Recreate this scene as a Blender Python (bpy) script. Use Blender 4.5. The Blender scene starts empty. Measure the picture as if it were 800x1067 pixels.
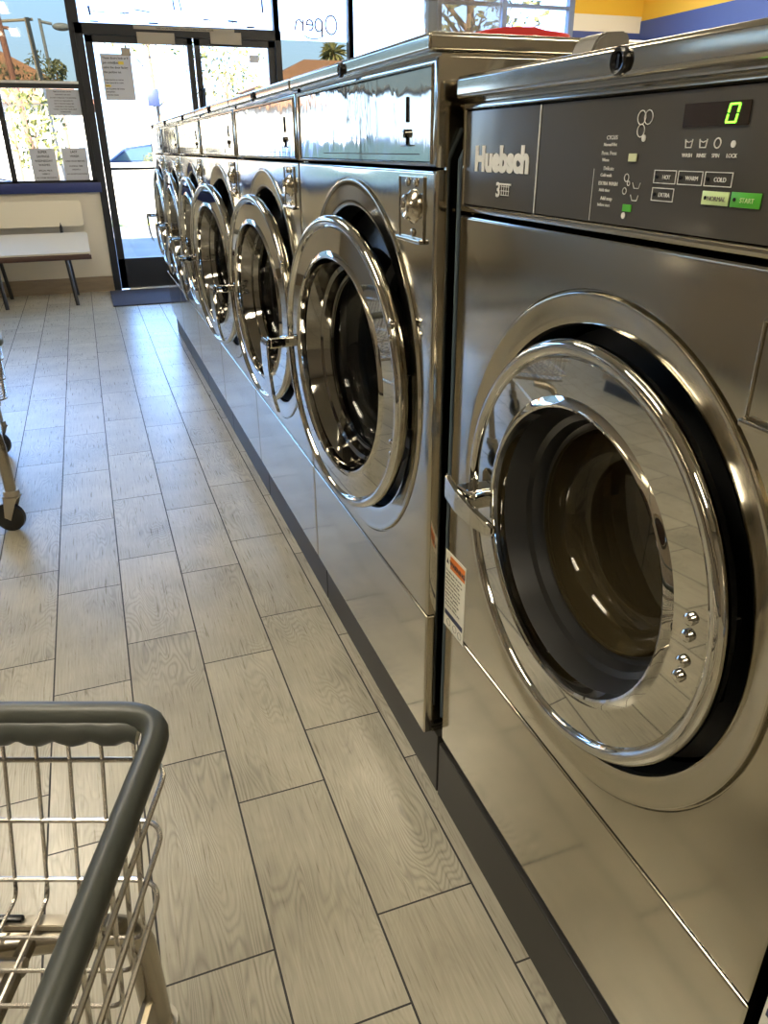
import bpy, bmesh, math, random
from mathutils import Vector, Matrix
random.seed(7)
PI = math.pi
scene = bpy.context.scene
col = scene.collection

# ------------------------------------------------------------------ materials
def mat(name, color=(.8, .8, .8), rough=.5, metal=0.0, **kw):
    m = bpy.data.materials.new(name); m.use_nodes = True
    b = m.node_tree.nodes['Principled BSDF']
    b.inputs['Base Color'].default_value = (*color, 1)
    b.inputs['Roughness'].default_value = rough
    b.inputs['Metallic'].default_value = metal
    for k, v in kw.items():
        b.inputs[k.replace('_', ' ')].default_value = v
    return m

def N(m, t, **kw):
    n = m.node_tree.nodes.new(t)
    for k, v in kw.items(): setattr(n, k, v)
    return n
def L(m, a, b): m.node_tree.links.new(a, b)
def bsdf(m): return m.node_tree.nodes['Principled BSDF']

def noisy(m, scale=(1, 1, 1), nscale=5, detail=4, bump=0.0, dist=.01, c1=None, c2=None, rough=None, coord='Object'):
    tc = N(m, 'ShaderNodeTexCoord'); mp = N(m, 'ShaderNodeMapping')
    mp.inputs['Scale'].default_value = scale
    L(m, tc.outputs[coord], mp.inputs[0])
    nz = N(m, 'ShaderNodeTexNoise'); nz.inputs['Scale'].default_value = nscale; nz.inputs['Detail'].default_value = detail
    L(m, mp.outputs[0], nz.inputs['Vector'])
    if bump:
        bp = N(m, 'ShaderNodeBump'); bp.inputs['Strength'].default_value = bump; bp.inputs['Distance'].default_value = dist
        L(m, nz.outputs[0], bp.inputs['Height']); L(m, bp.outputs[0], bsdf(m).inputs['Normal'])
    if c1:
        r = N(m, 'ShaderNodeValToRGB'); r.color_ramp.elements[0].color = (*c1, 1); r.color_ramp.elements[1].color = (*c2, 1)
        r.color_ramp.elements[0].position = .3; r.color_ramp.elements[1].position = .7
        L(m, nz.outputs[0], r.inputs[0]); L(m, r.outputs[0], bsdf(m).inputs['Base Color'])
    if rough:
        r = N(m, 'ShaderNodeMapRange'); r.inputs['To Min'].default_value = rough[0]; r.inputs['To Max'].default_value = rough[1]
        L(m, nz.outputs[0], r.inputs[0]); L(m, r.outputs[0], bsdf(m).inputs['Roughness'])
    return m

STEEL_C = (.50, .465, .385)
steel = mat('brushed_steel', STEEL_C, .2, 1)
def steel_nodes(m, r0, r1, bumpv):
    tc = N(m, 'ShaderNodeTexCoord')
    mp = N(m, 'ShaderNodeMapping'); mp.inputs['Scale'].default_value = (60, 60, 1.2)
    L(m, tc.outputs['Object'], mp.inputs[0])
    n1 = N(m, 'ShaderNodeTexNoise'); n1.inputs['Scale'].default_value = 6; n1.inputs['Detail'].default_value = 3
    L(m, mp.outputs[0], n1.inputs['Vector'])
    r = N(m, 'ShaderNodeMapRange'); r.inputs['To Min'].default_value = r0; r.inputs['To Max'].default_value = r1
    L(m, n1.outputs[0], r.inputs[0]); L(m, r.outputs[0], bsdf(m).inputs['Roughness'])
    n2 = N(m, 'ShaderNodeTexNoise'); n2.inputs['Scale'].default_value = 3.2; n2.inputs['Detail'].default_value = 1
    L(m, tc.outputs['Object'], n2.inputs['Vector'])
    bp = N(m, 'ShaderNodeBump'); bp.inputs['Strength'].default_value = bumpv; bp.inputs['Distance'].default_value = .02
    L(m, n2.outputs[0], bp.inputs['Height']); L(m, bp.outputs[0], bsdf(m).inputs['Normal'])
steel_nodes(steel, .09, .15, .10)
ringsteel = mat('polished_steel', (.55, .51, .43), .17, 1)
chrome = mat('chrome', (.58, .565, .52), .03, 1)
noisy(chrome, (1, 1, 1), 4, 2, .05, .01)
darkchrome = mat('dark_chrome', (.24, .23, .21), .06, 1)
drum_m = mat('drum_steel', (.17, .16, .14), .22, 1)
rubber = mat('black_rubber', (.012, .012, .012), .38)
blackgap = mat('black_recess', (.006, .006, .006), .7)
base_m = mat('dark_base_metal', (.035, .033, .03), .42, .3)
black_paint = mat('black_frame', (.018, .019, .022), .38, .2)
plastic_blk = mat('black_plastic', (.01, .01, .011), .25)
glass_door = mat('porthole_glass', (.9, .93, .9), .02, 0, Transmission_Weight=1.0, IOR=1.3)
overlay_big = mat('grey_panel_film', (.062, .058, .05), .12, 0, Specular_IOR_Level=.75)
noisy(overlay_big, (1, 1, 1), 7, 1, .12, .01)
overlay_small = mat('mirror_panel_film', (.36, .35, .31), .05, .85)
tcm = overlay_small
tc = N(tcm, 'ShaderNodeTexCoord'); mp = N(tcm, 'ShaderNodeMapping'); mp.inputs['Scale'].default_value = (1, 6, 3)
L(tcm, tc.outputs['Object'], mp.inputs[0])
nz = N(tcm, 'ShaderNodeTexNoise'); nz.inputs['Scale'].default_value = 2.2; nz.inputs['Detail'].default_value = 2; nz.inputs['Distortion'].default_value = 1.2
L(tcm, mp.outputs[0], nz.inputs['Vector'])
bp = N(tcm, 'ShaderNodeBump'); bp.inputs['Strength'].default_value = .09; bp.inputs['Distance'].default_value = .012
L(tcm, nz.outputs[0], bp.inputs['Height']); L(tcm, bp.outputs[0], bsdf(tcm).inputs['Normal'])
white_ink = mat('pale_ink', (.72, .72, .68), .5)
paper = mat('paper', (.62, .64, .70), .7)
paper_white = mat('white_paper', (.8, .78, .68), .6)
ink = mat('black_ink', (.03, .03, .035), .6)
red_ink = mat('dark_red_ink', (.05, .004, .01), .9)
orange = mat('orange_ink', (.75, .19, .02), .5)
navy = mat('navy_ink', (.02, .03, .08), .5)
yellow_ink = mat('yellow_marker', (.85, .65, .08), .5)
tan_tape = mat('tan_plastic', (.42, .37, .29), .5)
wall_cream = noisy(mat('cream_wall', (.72, .66, .54), .55), nscale=3, c1=(.70, .645, .53), c2=(.75, .69, .57))
wall_white = mat('white_wall', (.66, .62, .54), .6)
wall_tan = mat('tan_wall', (.26, .225, .17), .6)
blue_paint = mat('navy_paint', (.02, .035, .16), .4)
blue_stripe = mat('blue_paint', (.06, .095, .30), .5)
yellow_paint = mat('yellow_paint', (.86, .52, .05), .55)
ceil_m = noisy(mat('ceiling_tile', (.55, .52, .45), .8), nscale=30, bump=.1)
brown_tile = noisy(mat('brown_base_tile', (.26, .2, .13), .45), (1, 1, 6), 6, c1=(.23, .175, .115), c2=(.3, .235, .16))
bench_top = mat('cream_laminate', (.74, .68, .54), .35)
bench_edge = mat('dark_brown_edge', (.06, .025, .015), .5)
mat_m = noisy(mat('blue_grey_mat', (.05, .058, .095), .9), nscale=200, bump=.5, dist=.004)
vinyl = noisy(mat('grey_vinyl_bumper', (.055, .06, .052), .38), nscale=25, bump=.05)
wire_m = mat('zinc_wire', (.60, .57, .52), .25, 1)
tube_m = mat('nickel_tube', (.42, .38, .31), .25, 1)
galv = mat('galvanised_strip', (.5, .46, .38), .4, .8)
red_pl = mat('red_plastic', (.62, .03, .03), .35)
grey_pl = mat('grey_plastic', (.16, .15, .13), .45)
lime = mat('lime_button', (.62, .78, .38), .4)
green = mat('green_button', (.08, .42, .03), .4)
beige_lens = mat('pale_green_lens', (.62, .66, .38), .4)
disp_m = mat('display_window', (.022, .014, .01), .08)
def emis(name, c, s):
    m = mat(name, c, .5); bsdf(m).inputs['Emission Color'].default_value = (*c, 1); bsdf(m).inputs['Emission Strength'].default_value = s
    return m
digit_m = emis('lit_green_digit', (.25, 1, .05), 1.3)
tube_light = emis('fluorescent_diffuser', (1, .895, .705), 21)
hosebl = mat('blue_grey_hose', (.06, .085, .11), .35)
laundry_m = noisy(mat('wet_tan_laundry', (.3, .2, .07), .35), nscale=6, bump=.6, dist=.05, c1=(.2, .13, .04), c2=(.45, .33, .12))

def thin_glass(name, tint, murk=None):
    m = bpy.data.materials.new(name); m.use_nodes = True; nt = m.node_tree; nt.nodes.clear()
    o = nt.nodes.new('ShaderNodeOutputMaterial'); mx = nt.nodes.new('ShaderNodeMixShader')
    t = nt.nodes.new('ShaderNodeBsdfTransparent'); t.inputs[0].default_value = (*tint, 1)
    g = nt.nodes.new('ShaderNodeBsdfGlossy'); g.inputs['Roughness'].default_value = .01
    fr = nt.nodes.new('ShaderNodeFresnel'); ge = nt.nodes.new('ShaderNodeNewGeometry'); mr = nt.nodes.new('ShaderNodeMapRange')
    mr.inputs['To Min'].default_value = 1.45; mr.inputs['To Max'].default_value = 1 / 1.45
    nt.links.new(ge.outputs['Backfacing'], mr.inputs[0]); nt.links.new(mr.outputs[0], fr.inputs[0])
    nt.links.new(fr.outputs[0], mx.inputs[0]); nt.links.new(t.outputs[0], mx.inputs[1]); nt.links.new(g.outputs[0], mx.inputs[2])
    if murk:
        df = nt.nodes.new('ShaderNodeBsdfDiffuse'); df.inputs[0].default_value = (*murk, 1); m2 = nt.nodes.new('ShaderNodeMixShader'); m2.inputs[0].default_value = .38
        nt.links.new(t.outputs[0], m2.inputs[1]); nt.links.new(df.outputs[0], m2.inputs[2]); nt.links.new(m2.outputs[0], mx.inputs[1])
    nt.links.new(mx.outputs[0], o.inputs[0])
    return m
clear_glass = thin_glass('window_glass', (.95, .97, .96))
tint_glass = thin_glass('tinted_film_glass', (.40, .395, .34))
tub_glass = thin_glass('clear_plastic', (.8, .78, .74), murk=(.30, .28, .25))
banner_m = mat('white_banner', (.85, .85, .85), .6)
bsdf(banner_m).inputs['Emission Color'].default_value = (1, 1, 1, 1)
# translucent vinyl lit from outside
def translucent(name, c):
    m = bpy.data.materials.new(name); m.use_nodes = True; nt = m.node_tree; nt.nodes.clear()
    o = nt.nodes.new('ShaderNodeOutputMaterial'); a = nt.nodes.new('ShaderNodeAddShader')
    t = nt.nodes.new('ShaderNodeBsdfTranslucent'); t.inputs[0].default_value = (*c, 1)
    tr = nt.nodes.new('ShaderNodeBsdfTransparent'); tr.inputs[0].default_value = (.45, .45, .45, 1)
    nt.links.new(t.outputs[0], a.inputs[0]); nt.links.new(tr.outputs[0], a.inputs[1]); nt.links.new(a.outputs[0], o.inputs[0])
    return m
banner_m = translucent('white_banner_vinyl', (.74, .74, .74))

# floor: wood look porcelain tile, columns run along Y, every other column shifted
def floor_material():
    m = mat('wood_look_tile', (.5, .45, .35), .3)
    tc = N(m, 'ShaderNodeTexCoord'); sp = N(m, 'ShaderNodeSeparateXYZ'); L(m, tc.outputs['Object'], sp.inputs[0])
    def M(op, a, b=None, c=None):
        n = N(m, 'ShaderNodeMath', operation=op)
        for i, v in enumerate((a, b, c)):
            if v is None: continue
            if isinstance(v, (int, float)): n.inputs[i].default_value = v
            else: L(m, v, n.inputs[i])
        return n.outputs[0]
    W, H = .1835, .4985
    u = M('DIVIDE', M('ADD', sp.outputs[0], .003 + W * 101), W)
    ci = M('FLOOR', u); fu = M('FRACT', u)
    par = M('MODULO', ci, 2.0)
    v0 = M('DIVIDE', M('ADD', sp.outputs[1], -.264 + H * 100), H)
    v = M('ADD', v0, M('MULTIPLY', par, FLOOR_PAR))
    ri = M('FLOOR', v); fv = M('FRACT', v)
    eu = M('MULTIPLY', M('MINIMUM', fu, M('SUBTRACT', 1.0, fu)), W)
    ev = M('MULTIPLY', M('MINIMUM', fv, M('SUBTRACT', 1.0, fv)), H)
    gu = M('LESS_THAN', eu, .0019); gv = M('LESS_THAN', ev, .0017)
    g = M('MAXIMUM', gu, gv)
    cb = N(m, 'ShaderNodeCombineXYZ'); L(m, ci, cb.inputs[0]); L(m, ri, cb.inputs[1])
    wn = N(m, 'ShaderNodeTexWhiteNoise', noise_dimensions='2D'); L(m, cb.outputs[0], wn.inputs['Vector'])
    # grain coordinates
    off = N(m, 'ShaderNodeVectorMath', operation='SCALE'); L(m, wn.outputs['Color'], off.inputs[0]); off.inputs['Scale'].default_value = 30
    ad = N(m, 'ShaderNodeVectorMath', operation='ADD'); L(m, tc.outputs['Object'], ad.inputs[0]); L(m, off.outputs[0], ad.inputs[1])
    mp = N(m, 'ShaderNodeMapping'); mp.inputs['Scale'].default_value = (9, 1.7, 1); L(m, ad.outputs[0], mp.inputs[0])
    n1 = N(m, 'ShaderNodeTexNoise'); n1.inputs['Scale'].default_value = 1.1; n1.inputs['Detail'].default_value = 2; n1.inputs['Distortion'].default_value = .4
    L(m, mp.outputs[0], n1.inputs['Vector'])
    # growth rings : contour lines of the stretched noise
    rings = M('FRACT', M('MULTIPLY', n1.outputs[0], 36.0))
    ringl = M('ABSOLUTE', M('SUBTRACT', rings, .5))
    ringm = N(m, 'ShaderNodeMapRange'); L(m, ringl, ringm.inputs[0]); ringm.inputs['From Min'].default_value = .0; ringm.inputs['From Max'].default_value = .34
    mp2 = N(m, 'ShaderNodeMapping'); mp2.inputs['Scale'].default_value = (120, 5, 1); L(m, ad.outputs[0], mp2.inputs[0])
    n2 = N(m, 'ShaderNodeTexNoise'); n2.inputs['Scale'].default_value = 2; n2.inputs['Detail'].default_value = 4; L(m, mp2.outputs[0], n2.inputs['Vector'])
    n3 = N(m, 'ShaderNodeTexNoise'); n3.inputs['Scale'].default_value = 5; n3.inputs['Detail'].default_value = 4; L(m, ad.outputs[0], n3.inputs['Vector'])
    base = N(m, 'ShaderNodeValToRGB')
    base.color_ramp.elements[0].color = (.30, .272, .205, 1); base.color_ramp.elements[1].color = (.53, .495, .385, 1)
    base.color_ramp.elements[0].position = .3; base.color_ramp.elements[1].position = .72
    L(m, M('ADD', M('MULTIPLY', n3.outputs[0], .55), M('MULTIPLY', n2.outputs[0], .45)), base.inputs[0])
    mx = N(m, 'ShaderNodeMix', data_type='RGBA', blend_type='MULTIPLY'); mx.inputs[0].default_value = 1
    L(m, base.outputs[0], mx.inputs[6])
    # ring strength fades in patches
    n4 = N(m, 'ShaderNodeTexNoise'); n4.inputs['Scale'].default_value = 3.2; n4.inputs['Detail'].default_value = 1; L(m, ad.outputs[0], n4.inputs['Vector'])
    pm = N(m, 'ShaderNodeMapRange'); L(m, n4.outputs[0], pm.inputs[0]); pm.inputs['From Min'].default_value = .44; pm.inputs['From Max'].default_value = .62; pm.inputs['To Max'].default_value = .30; pm.inputs['To Min'].default_value = .05
    rs = M('MULTIPLY', M('SUBTRACT', 1.0, ringm.outputs[0]), pm.outputs[0])
    val = M('SUBTRACT', M('ADD', M('MULTIPLY', wn.outputs['Value'], .16), .9), rs)
    cc = N(m, 'ShaderNodeCombineColor'); L(m, val, cc.inputs[0]); L(m, val, cc.inputs[1]); L(m, val, cc.inputs[2])
    L(m, cc.outputs[0], mx.inputs[7])
    mg = N(m, 'ShaderNodeMix', data_type='RGBA'); L(m, g, mg.inputs[0]); L(m, mx.outputs[2], mg.inputs[6]); mg.inputs[7].default_value = (.022, .02, .018, 1)
    L(m, mg.outputs[2], bsdf(m).inputs['Base Color'])
    r = M('ADD', M('MULTIPLY', n2.outputs[0], .10), .24)
    L(m, M('MAXIMUM', r, M('MULTIPLY', g, .8)), bsdf(m).inputs['Roughness'])
    bp = N(m, 'ShaderNodeBump'); bp.inputs['Strength'].default_value = .25; bp.inputs['Distance'].default_value = .003
    L(m, M('SUBTRACT', M('ADD', M('MULTIPLY', n2.outputs[0], .08), M('MULTIPLY', ringm.outputs[0], .15)), M('MULTIPLY', g, 1.0)), bp.inputs['Height'])
    L(m, bp.outputs[0], bsdf(m).inputs['Normal'])
    bsdf(m).inputs['Specular IOR Level'].default_value = .85
    return m
FLOOR_PAR = .325
floor_m = floor_material()

WN = [steel, ringsteel, chrome, darkchrome, base_m, grey_pl, black_paint, galv]
# ------------------------------------------------------------------ mesh helpers
def new_obj(name, bm, m=None, parent=None, loc=(0, 0, 0), smooth=True, angle=35):
    bmesh.ops.recalc_face_normals(bm, faces=bm.faces[:])
    me = bpy.data.meshes.new(name); bm.to_mesh(me); bm.free()
    if smooth:
        for p in me.polygons: p.use_smooth = True
        me.set_sharp_from_angle(angle=math.radians(angle))
    if m is not None: me.materials.append(m)
    o = bpy.data.objects.new(name, me); col.objects.link(o)
    o.location = loc
    if parent is not None: o.parent = parent
    if smooth and m in WN:
        w_ = o.modifiers.new('weighted', 'WEIGHTED_NORMAL'); w_.keep_sharp = True; w_.weight = 60
    return o

def box(bm, lo, hi, bev=0.0, seg=2):
    b = bmesh.new()
    bmesh.ops.create_cube(b, size=1)
    lo, hi = Vector(lo), Vector(hi); c = (lo + hi) / 2; s = hi - lo
    for v in b.verts: v.co = Vector((v.co.x * s.x, v.co.y * s.y, v.co.z * s.z)) + c
    if bev: bmesh.ops.bevel(b, geom=b.edges[:], offset=bev, segments=seg, affect='EDGES', profile=.5)
    merge(bm, b)
def merge(bm, b, M=None):
    if M is not None: bmesh.ops.transform(b, matrix=M, verts=b.verts[:])
    me = bpy.data.meshes.new('tmp'); b.to_mesh(me); b.free(); bm.from_mesh(me); bpy.data.meshes.remove(me)

def lathe_x(bm, prof, cy, cz, n=72, close=False):
    """revolve (x, r) profile about the axis along X through (cy, cz)"""
    rings = []
    for (x, r) in prof:
        if r < 1e-6: rings.append([bm.verts.new((x, cy, cz))])
        else: rings.append([bm.verts.new((x, cy + r * math.cos(2 * PI * k / n), cz + r * math.sin(2 * PI * k / n))) for k in range(n)])
    pr = list(zip(rings[:-1], rings[1:]))
    if close: pr.append((rings[-1], rings[0]))
    for a, b in pr:
        for k in range(n):
            k2 = (k + 1) % n
            if len(a) == 1 and len(b) == 1: continue
            if len(a) == 1: bm.faces.new((a[0], b[k], b[k2]))
            elif len(b) == 1: bm.faces.new((a[k], b[0], a[k2]))
            else: bm.faces.new((a[k], b[k], b[k2], a[k2]))

def tube(bm, pts, r, n=10, closed=False, cap=True, flat=1.0):
    pts = [Vector(p) for p in pts]; m = len(pts); rings = []
    up = Vector((0, 0, 1)); prev = None
    for i, p in enumerate(pts):
        if closed: t = (pts[(i + 1) % m] - pts[i - 1]).normalized()
        else:
            t = (pts[min(i + 1, m - 1)] - pts[max(i - 1, 0)]).normalized()
        if prev is None:
            a = t.cross(up)
            if a.length < 1e-3: a = t.cross(Vector((1, 0, 0)))
            a.normalize()
        else:
            a = prev - t * prev.dot(t)
            a.normalize()
        prev = a; b = t.cross(a)
        rr = r[i] if isinstance(r, (list, tuple)) else r
        rings.append([bm.verts.new(p + a * math.cos(2 * PI * k / n) * rr + b * math.sin(2 * PI * k / n) * rr * flat) for k in range(n)])
    for i in range(m if closed else m - 1):
        A, B = rings[i], rings[(i + 1) % m]
        for k in range(n): bm.faces.new((A[k], A[(k + 1) % n], B[(k + 1) % n], B[k]))
    if cap and not closed:
        bm.faces.new(rings[0]); bm.faces.new(rings[-1])

def round_path(pts, rad, seg=6, closed=False):
    pts = [Vector(p) for p in pts]; out = []; n = len(pts)
    for i, p in enumerate(pts):
        if not closed and i in (0, n - 1): out.append(p); continue
        a, b = pts[i - 1], pts[(i + 1) % n]
        da, db = (a - p), (b - p)
        r = min(rad, da.length * .49, db.length * .49)
        p0, p1 = p + da.normalized() * r, p + db.normalized() * r
        for k in range(seg + 1):
            t = k / seg
            out.append(p0 * (1 - t) ** 2 + p * 2 * t * (1 - t) + p1 * t * t)
    return out

def prism(bm, pts2, x0, x1, axis='x', bev=0):
    b = bmesh.new()
    def P(a, c, d):
        return (d, a, c) if axis == 'x' else ((a, d, c) if axis == 'y' else (a, c, d))
    A = [b.verts.new(P(a, c, x0)) for a, c in pts2]; B = [b.verts.new(P(a, c, x1)) for a, c in pts2]
    n = len(A); b.faces.new(A); b.faces.new(B[::-1])
    for i in range(n): b.faces.new((A[i], A[(i + 1) % n], B[(i + 1) % n], B[i]))
    if bev: bmesh.ops.bevel(b, geom=b.edges[:], offset=bev, segments=2, affect='EDGES')
    merge(bm, b)

def tag(o, label=None, cat=None, group=None, kind=None):
    if label: o['label'] = label
    if cat: o['category'] = cat
    if group: o['group'] = group
    if kind: o['kind'] = kind
    return o
def empty(name, loc, rz=0, label=None, cat=None, group=None):
    o = bpy.data.objects.new(name, None); col.objects.link(o); o.empty_display_size = .1
    o.location = loc; o.rotation_euler = (0, 0, rz)
    return tag(o, label, cat, group)
def copy_tree(o, parent=None, depth=0):
    c = o.copy(); col.objects.link(c)
    if parent is not None: c.parent = parent
    for ch in list(o.children): copy_tree(ch, c, depth + 1)
    return c

FX = Matrix(((0, 0, -1, 0), (-1, 0, 0, 0), (0, 1, 0, 0), (0, 0, 0, 1)))   # text facing -X
FY = Matrix(((1, 0, 0, 0), (0, 0, -1, 0), (0, 1, 0, 0), (0, 0, 0, 1)))    # text facing -Y
def text_obj(name, body, pos, size, m, face=FX, parent=None, align='LEFT', sx=1.0, bold=0.0, depth=.0003, mirror=False, space=1.0):
    cu = bpy.data.curves.new(name, 'FONT'); cu.body = body; cu.size = size; cu.align_x = align
    cu.extrude = depth; cu.offset = bold; cu.space_character = space; cu.resolution_u = 3
    t = bpy.data.objects.new('tmp_text', cu); col.objects.link(t)
    dg = bpy.context.evaluated_depsgraph_get(); dg.update()
    me = bpy.data.meshes.new_from_object(t.evaluated_get(dg)); bpy.data.objects.remove(t); bpy.data.curves.remove(cu)
    S = Matrix.Diagonal((-sx if mirror else sx, 1, 1, 1))
    me.transform(Matrix.Translation(pos) @ face @ S)
    me.materials.clear(); me.materials.append(m); me.name = name
    o = bpy.data.objects.new(name, me); col.objects.link(o)
    if parent is not None: o.parent = parent
    return o

# ------------------------------------------------------------------ setting
YW = 6.797
XL, XR, YB, ZC = -3.7, 5.3, -4.6, 3.15
def struct(name, bm, m, **k):
    return tag(new_obj(name, bm, m, **k), kind='structure')
bm = bmesh.new(); box(bm, (XL, YB, -.12), (XR, YW + .1, 0)); struct('floor', bm, floor_m)
bm = bmesh.new(); box(bm, (XL - .2, YB - .2, ZC), (XR + .2, YW + .25, ZC + .12)); struct('ceiling', bm, ceil_m)
bm = bmesh.new(); box(bm, (XL - .15, YB, 0), (XL, YW + .15, ZC)); struct('wall_left', bm, wall_tan)
bm = bmesh.new(); box(bm, (XL, YB - .15, 0), (XR, YB, ZC)); struct('wall_back', bm, wall_tan)
bm = bmesh.new(); box(bm, (XR, YB, 0), (XR + .15, YW + .15, 2.02)); struct('wall_right', bm, wall_white)
bm = bmesh.new(); box(bm, (XR, YB, 2.39), (XR + .15, YW + .15, ZC)); struct('trim_1', bm, yellow_paint)
bm = bmesh.new(); box(bm, (XR - .006, YB, 2.02), (XR + .15, YW, 2.39)); struct('trim_2', bm, blue_stripe)
# front wall pieces
bm = bmesh.new(); box(bm, (XL, YW, 0), (-.335, YW + .12, .87)); struct('wall_front', bm, wall_cream)
bm = bmesh.new(); box(bm, (XL, YW - .03, .868), (-.315, YW + .14, .95), .003); struct('trim_3', bm, blue_paint)
bm = bmesh.new(); box(bm, (XL, YW - .012, 0), (-.335, YW + .01, .135)); struct('baseboard_front', bm, brown_tile)
bm = bmesh.new(); box(bm, (-.338, YW - .012, .0), (-.315, YW + .06, .87)); struct('trim_4', bm, wall_cream)
bm = bmesh.new(); box(bm, (1.42, YW, 0), (4.40, YW + .12, .95)); struct('wall_front_low', bm, wall_cream)
bm = bmesh.new(); box(bm, (4.48, YW, 0), (XR, YW + .12, 2.43)); struct('wall_front_right', bm, mat('pale_cream_wall', (.85, .8, .68), .6))
bm = bmesh.new(); box(bm, (4.48, YW - .004, 2.43), (XR, YW + .12, ZC)); struct('trim_5', bm, yellow_paint)
bm = bmesh.new(); box(bm, (4.48, YW - .006, 2.0), (XR, YW, 2.28)); struct('trim_6', bm, blue_stripe)
bm = bmesh.new(); box(bm, (XL, YW, 2.92), (4.48, YW + .12, ZC)); struct('wall_front_top', bm, wall_white)

# window frames: window_1 = left storefront window, 2.. = panes right of the doors
def window(n, x0, x1, z0, z1, mulls, rails, m=black_paint, w=.045, glass=None, split=None, kind='window'):
    bm = bmesh.new()
    y0, y1 = YW + .0, YW + .07
    box(bm, (x0, y0, z0), (x0 + w, y1, z1)); box(bm, (x1 - w, y0, z0), (x1, y1, z1))
    box(bm, (x0, y0, z0), (x1, y1, z0 + .02)); box(bm, (x0, y0, z1 - .03), (x1, y1, z1))
    for a, ww in mulls: box(bm, (a - ww / 2, y0, z0), (a + ww / 2, y1, z1))
    for a, ww in rails: box(bm, (x0, y0 + .005, a - ww / 2), (x1, y1 - .005, a + ww / 2))
    fr = struct('window_%d' % n, bm, m)
    for (a0, a1, b0, b1, gm) in glass:
        g = bmesh.new(); box(g, (a0, YW + .032, b0), (a1, YW + .038, b1)); new_obj('pane', g, gm, fr, smooth=False)
    return fr
LT = 2.92
window(1, -3.6, -.335, .95, LT, [(-2.2, .05)], [(1.705, .035), (2.42, .04)],
       glass=[(-3.6, -.36, .95, 1.705, clear_glass), (-3.6, -.36, 1.705, 2.42, tint_glass), (-3.6, -.36, 2.42, LT, clear_glass)])  # unseen top pane left clear above an added rail to let in sky light
# lower mullions only below the rail
bm = bmesh.new()
for a in (-1.022,): box(bm, (a - .022, YW, .95), (a + .022, YW + .07, 1.70))
struct('trim_7', bm, black_paint)
bm = bmesh.new(); box(bm, (-3.6, YW - .008, 1.722), (-.37, YW, 1.742)); struct('trim_8', bm, mat('white_trim', (.8, .78, .74), .5))
window(2, 1.365, 2.12, .95, LT, [], [], glass=[(1.4, 2.1, .95, 2.105, tint_glass), (1.4, 2.1, 2.105, LT, clear_glass)], w=.05)
window(3, 2.08, 2.955, .95, LT, [(2.92, .09)], [], glass=[(2.1, 2.9, .95, LT, clear_glass)], w=.04)
bluef = mat('blue_frame', (.20, .26, .42), .45)
window(4, 2.955, 4.48, .95, LT, [(3.69, .05)], [(2.47, .03)], m=bluef, w=.06,
       glass=[(2.97, 4.42, .95, LT, clear_glass)])
# transom over the doors
window(5, -.335, 1.415, 2.155, LT, [], [], glass=[(-.3, 1.38, 2.17, LT, clear_glass)], w=.045)

# door frame and two glass doors
bm = bmesh.new()
box(bm, (-.337, YW - .02, 0), (-.272, YW + .09, 2.17), .003)
box(bm, (1.365, YW - .02, 0), (1.42, YW + .09, 2.17), .003)
box(bm, (-.337, YW - .02, 2.09), (1.42, YW + .09, 2.17), .003)
struct('trim_9', bm, black_paint)
def door(n, x0, x1, g0, g1):
    bm = bmesh.new(); y0, y1 = YW + .0, YW + .045
    box(bm, (x0, y0, .012), (g0, y1, 2.088), .002); box(bm, (g1, y0, .012), (x1, y1, 2.088), .002)
    box(bm, (x0, y0, .012), (x1, y1, .285), .002); box(bm, (x0, y0, 2.035), (x1, y1, 2.088), .002)
    box(bm, (x0, y0 + .004, 1.045), (x1, y1 - .004, 1.068))
    d = struct('door_%d' % n, bm, black_paint)
    g = bmesh.new(); box(g, (g0 - .004, y0 + .018, .28), (g1 + .004, y0 + .024, 2.04)); new_obj('pane', g, clear_glass, d, smooth=False)
    return d
d1 = door(1, -.268, .628, -.205, .578)
d2 = door(2, .640, 1.36, .69, 1.30)
for d, x in ((d1, .60), (d2, .665)):
    bm = bmesh.new()
    if d is d2:
        tube(bm, round_path([(x, YW, 1.70), (x + .02, YW - .06, 1.70), (x - .0, YW - .06, 1.3), (x, YW, 1.3)], .03), .011)
    else:
        tube(bm, round_path([(x, YW, 1.22), (x, YW - .05, 1.22), (x, YW - .05, 1.0), (x, YW, 1.0)], .03), .009)
    new_obj('handle', bm, black_paint, d)
bm = bmesh.new(); box(bm, (-.2, YW - .06, 0), (.62, YW + .06, .016), .004); struct('trim_10', bm, mat('aluminium_sill', (.7, .7, .68), .3, 1))

# mat
bm = bmesh.new(); box(bm, (-.385, 5.905, 0.0005), (.62, 6.72, .012), .004)
tag(new_obj('door_mat', bm, mat_m), 'dark blue grey entrance mat on the floor inside the glass doors', 'mat')

# ceiling lights; the last two are added to brighten the walls at right
for i, (x, y) in enumerate([(-1.35, -2.6), (-1.35, .2), (-1.35, 3.0), (1.9, -2.6), (1.9, .2), (1.9, 3.0), (4.1, 2.0), (4.1, 5.0)]):
    g = empty('ceiling_light', (x, y, ZC), 0, 'recessed fluorescent ceiling light panel over the laundry floor', 'ceiling light', 'ceiling lights')
    bm = bmesh.new()
    for s in (-1, 1):
        box(bm, (s * .30 - .012, -.62, -.03), (s * .30 + .012, .62, 0)); box(bm, (-.3, s * .61 - .012, -.03), (.3, s * .61 + .012, 0))
    new_obj('frame', bm, wall_white, g)
    for s in (-1, 1):
        bm = bmesh.new(); box(bm, (s * .15 - .07, -.59, -.022), (s * .15 + .07, .59, -.004), .004); new_obj('diffuser', bm, tube_light, g)

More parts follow.
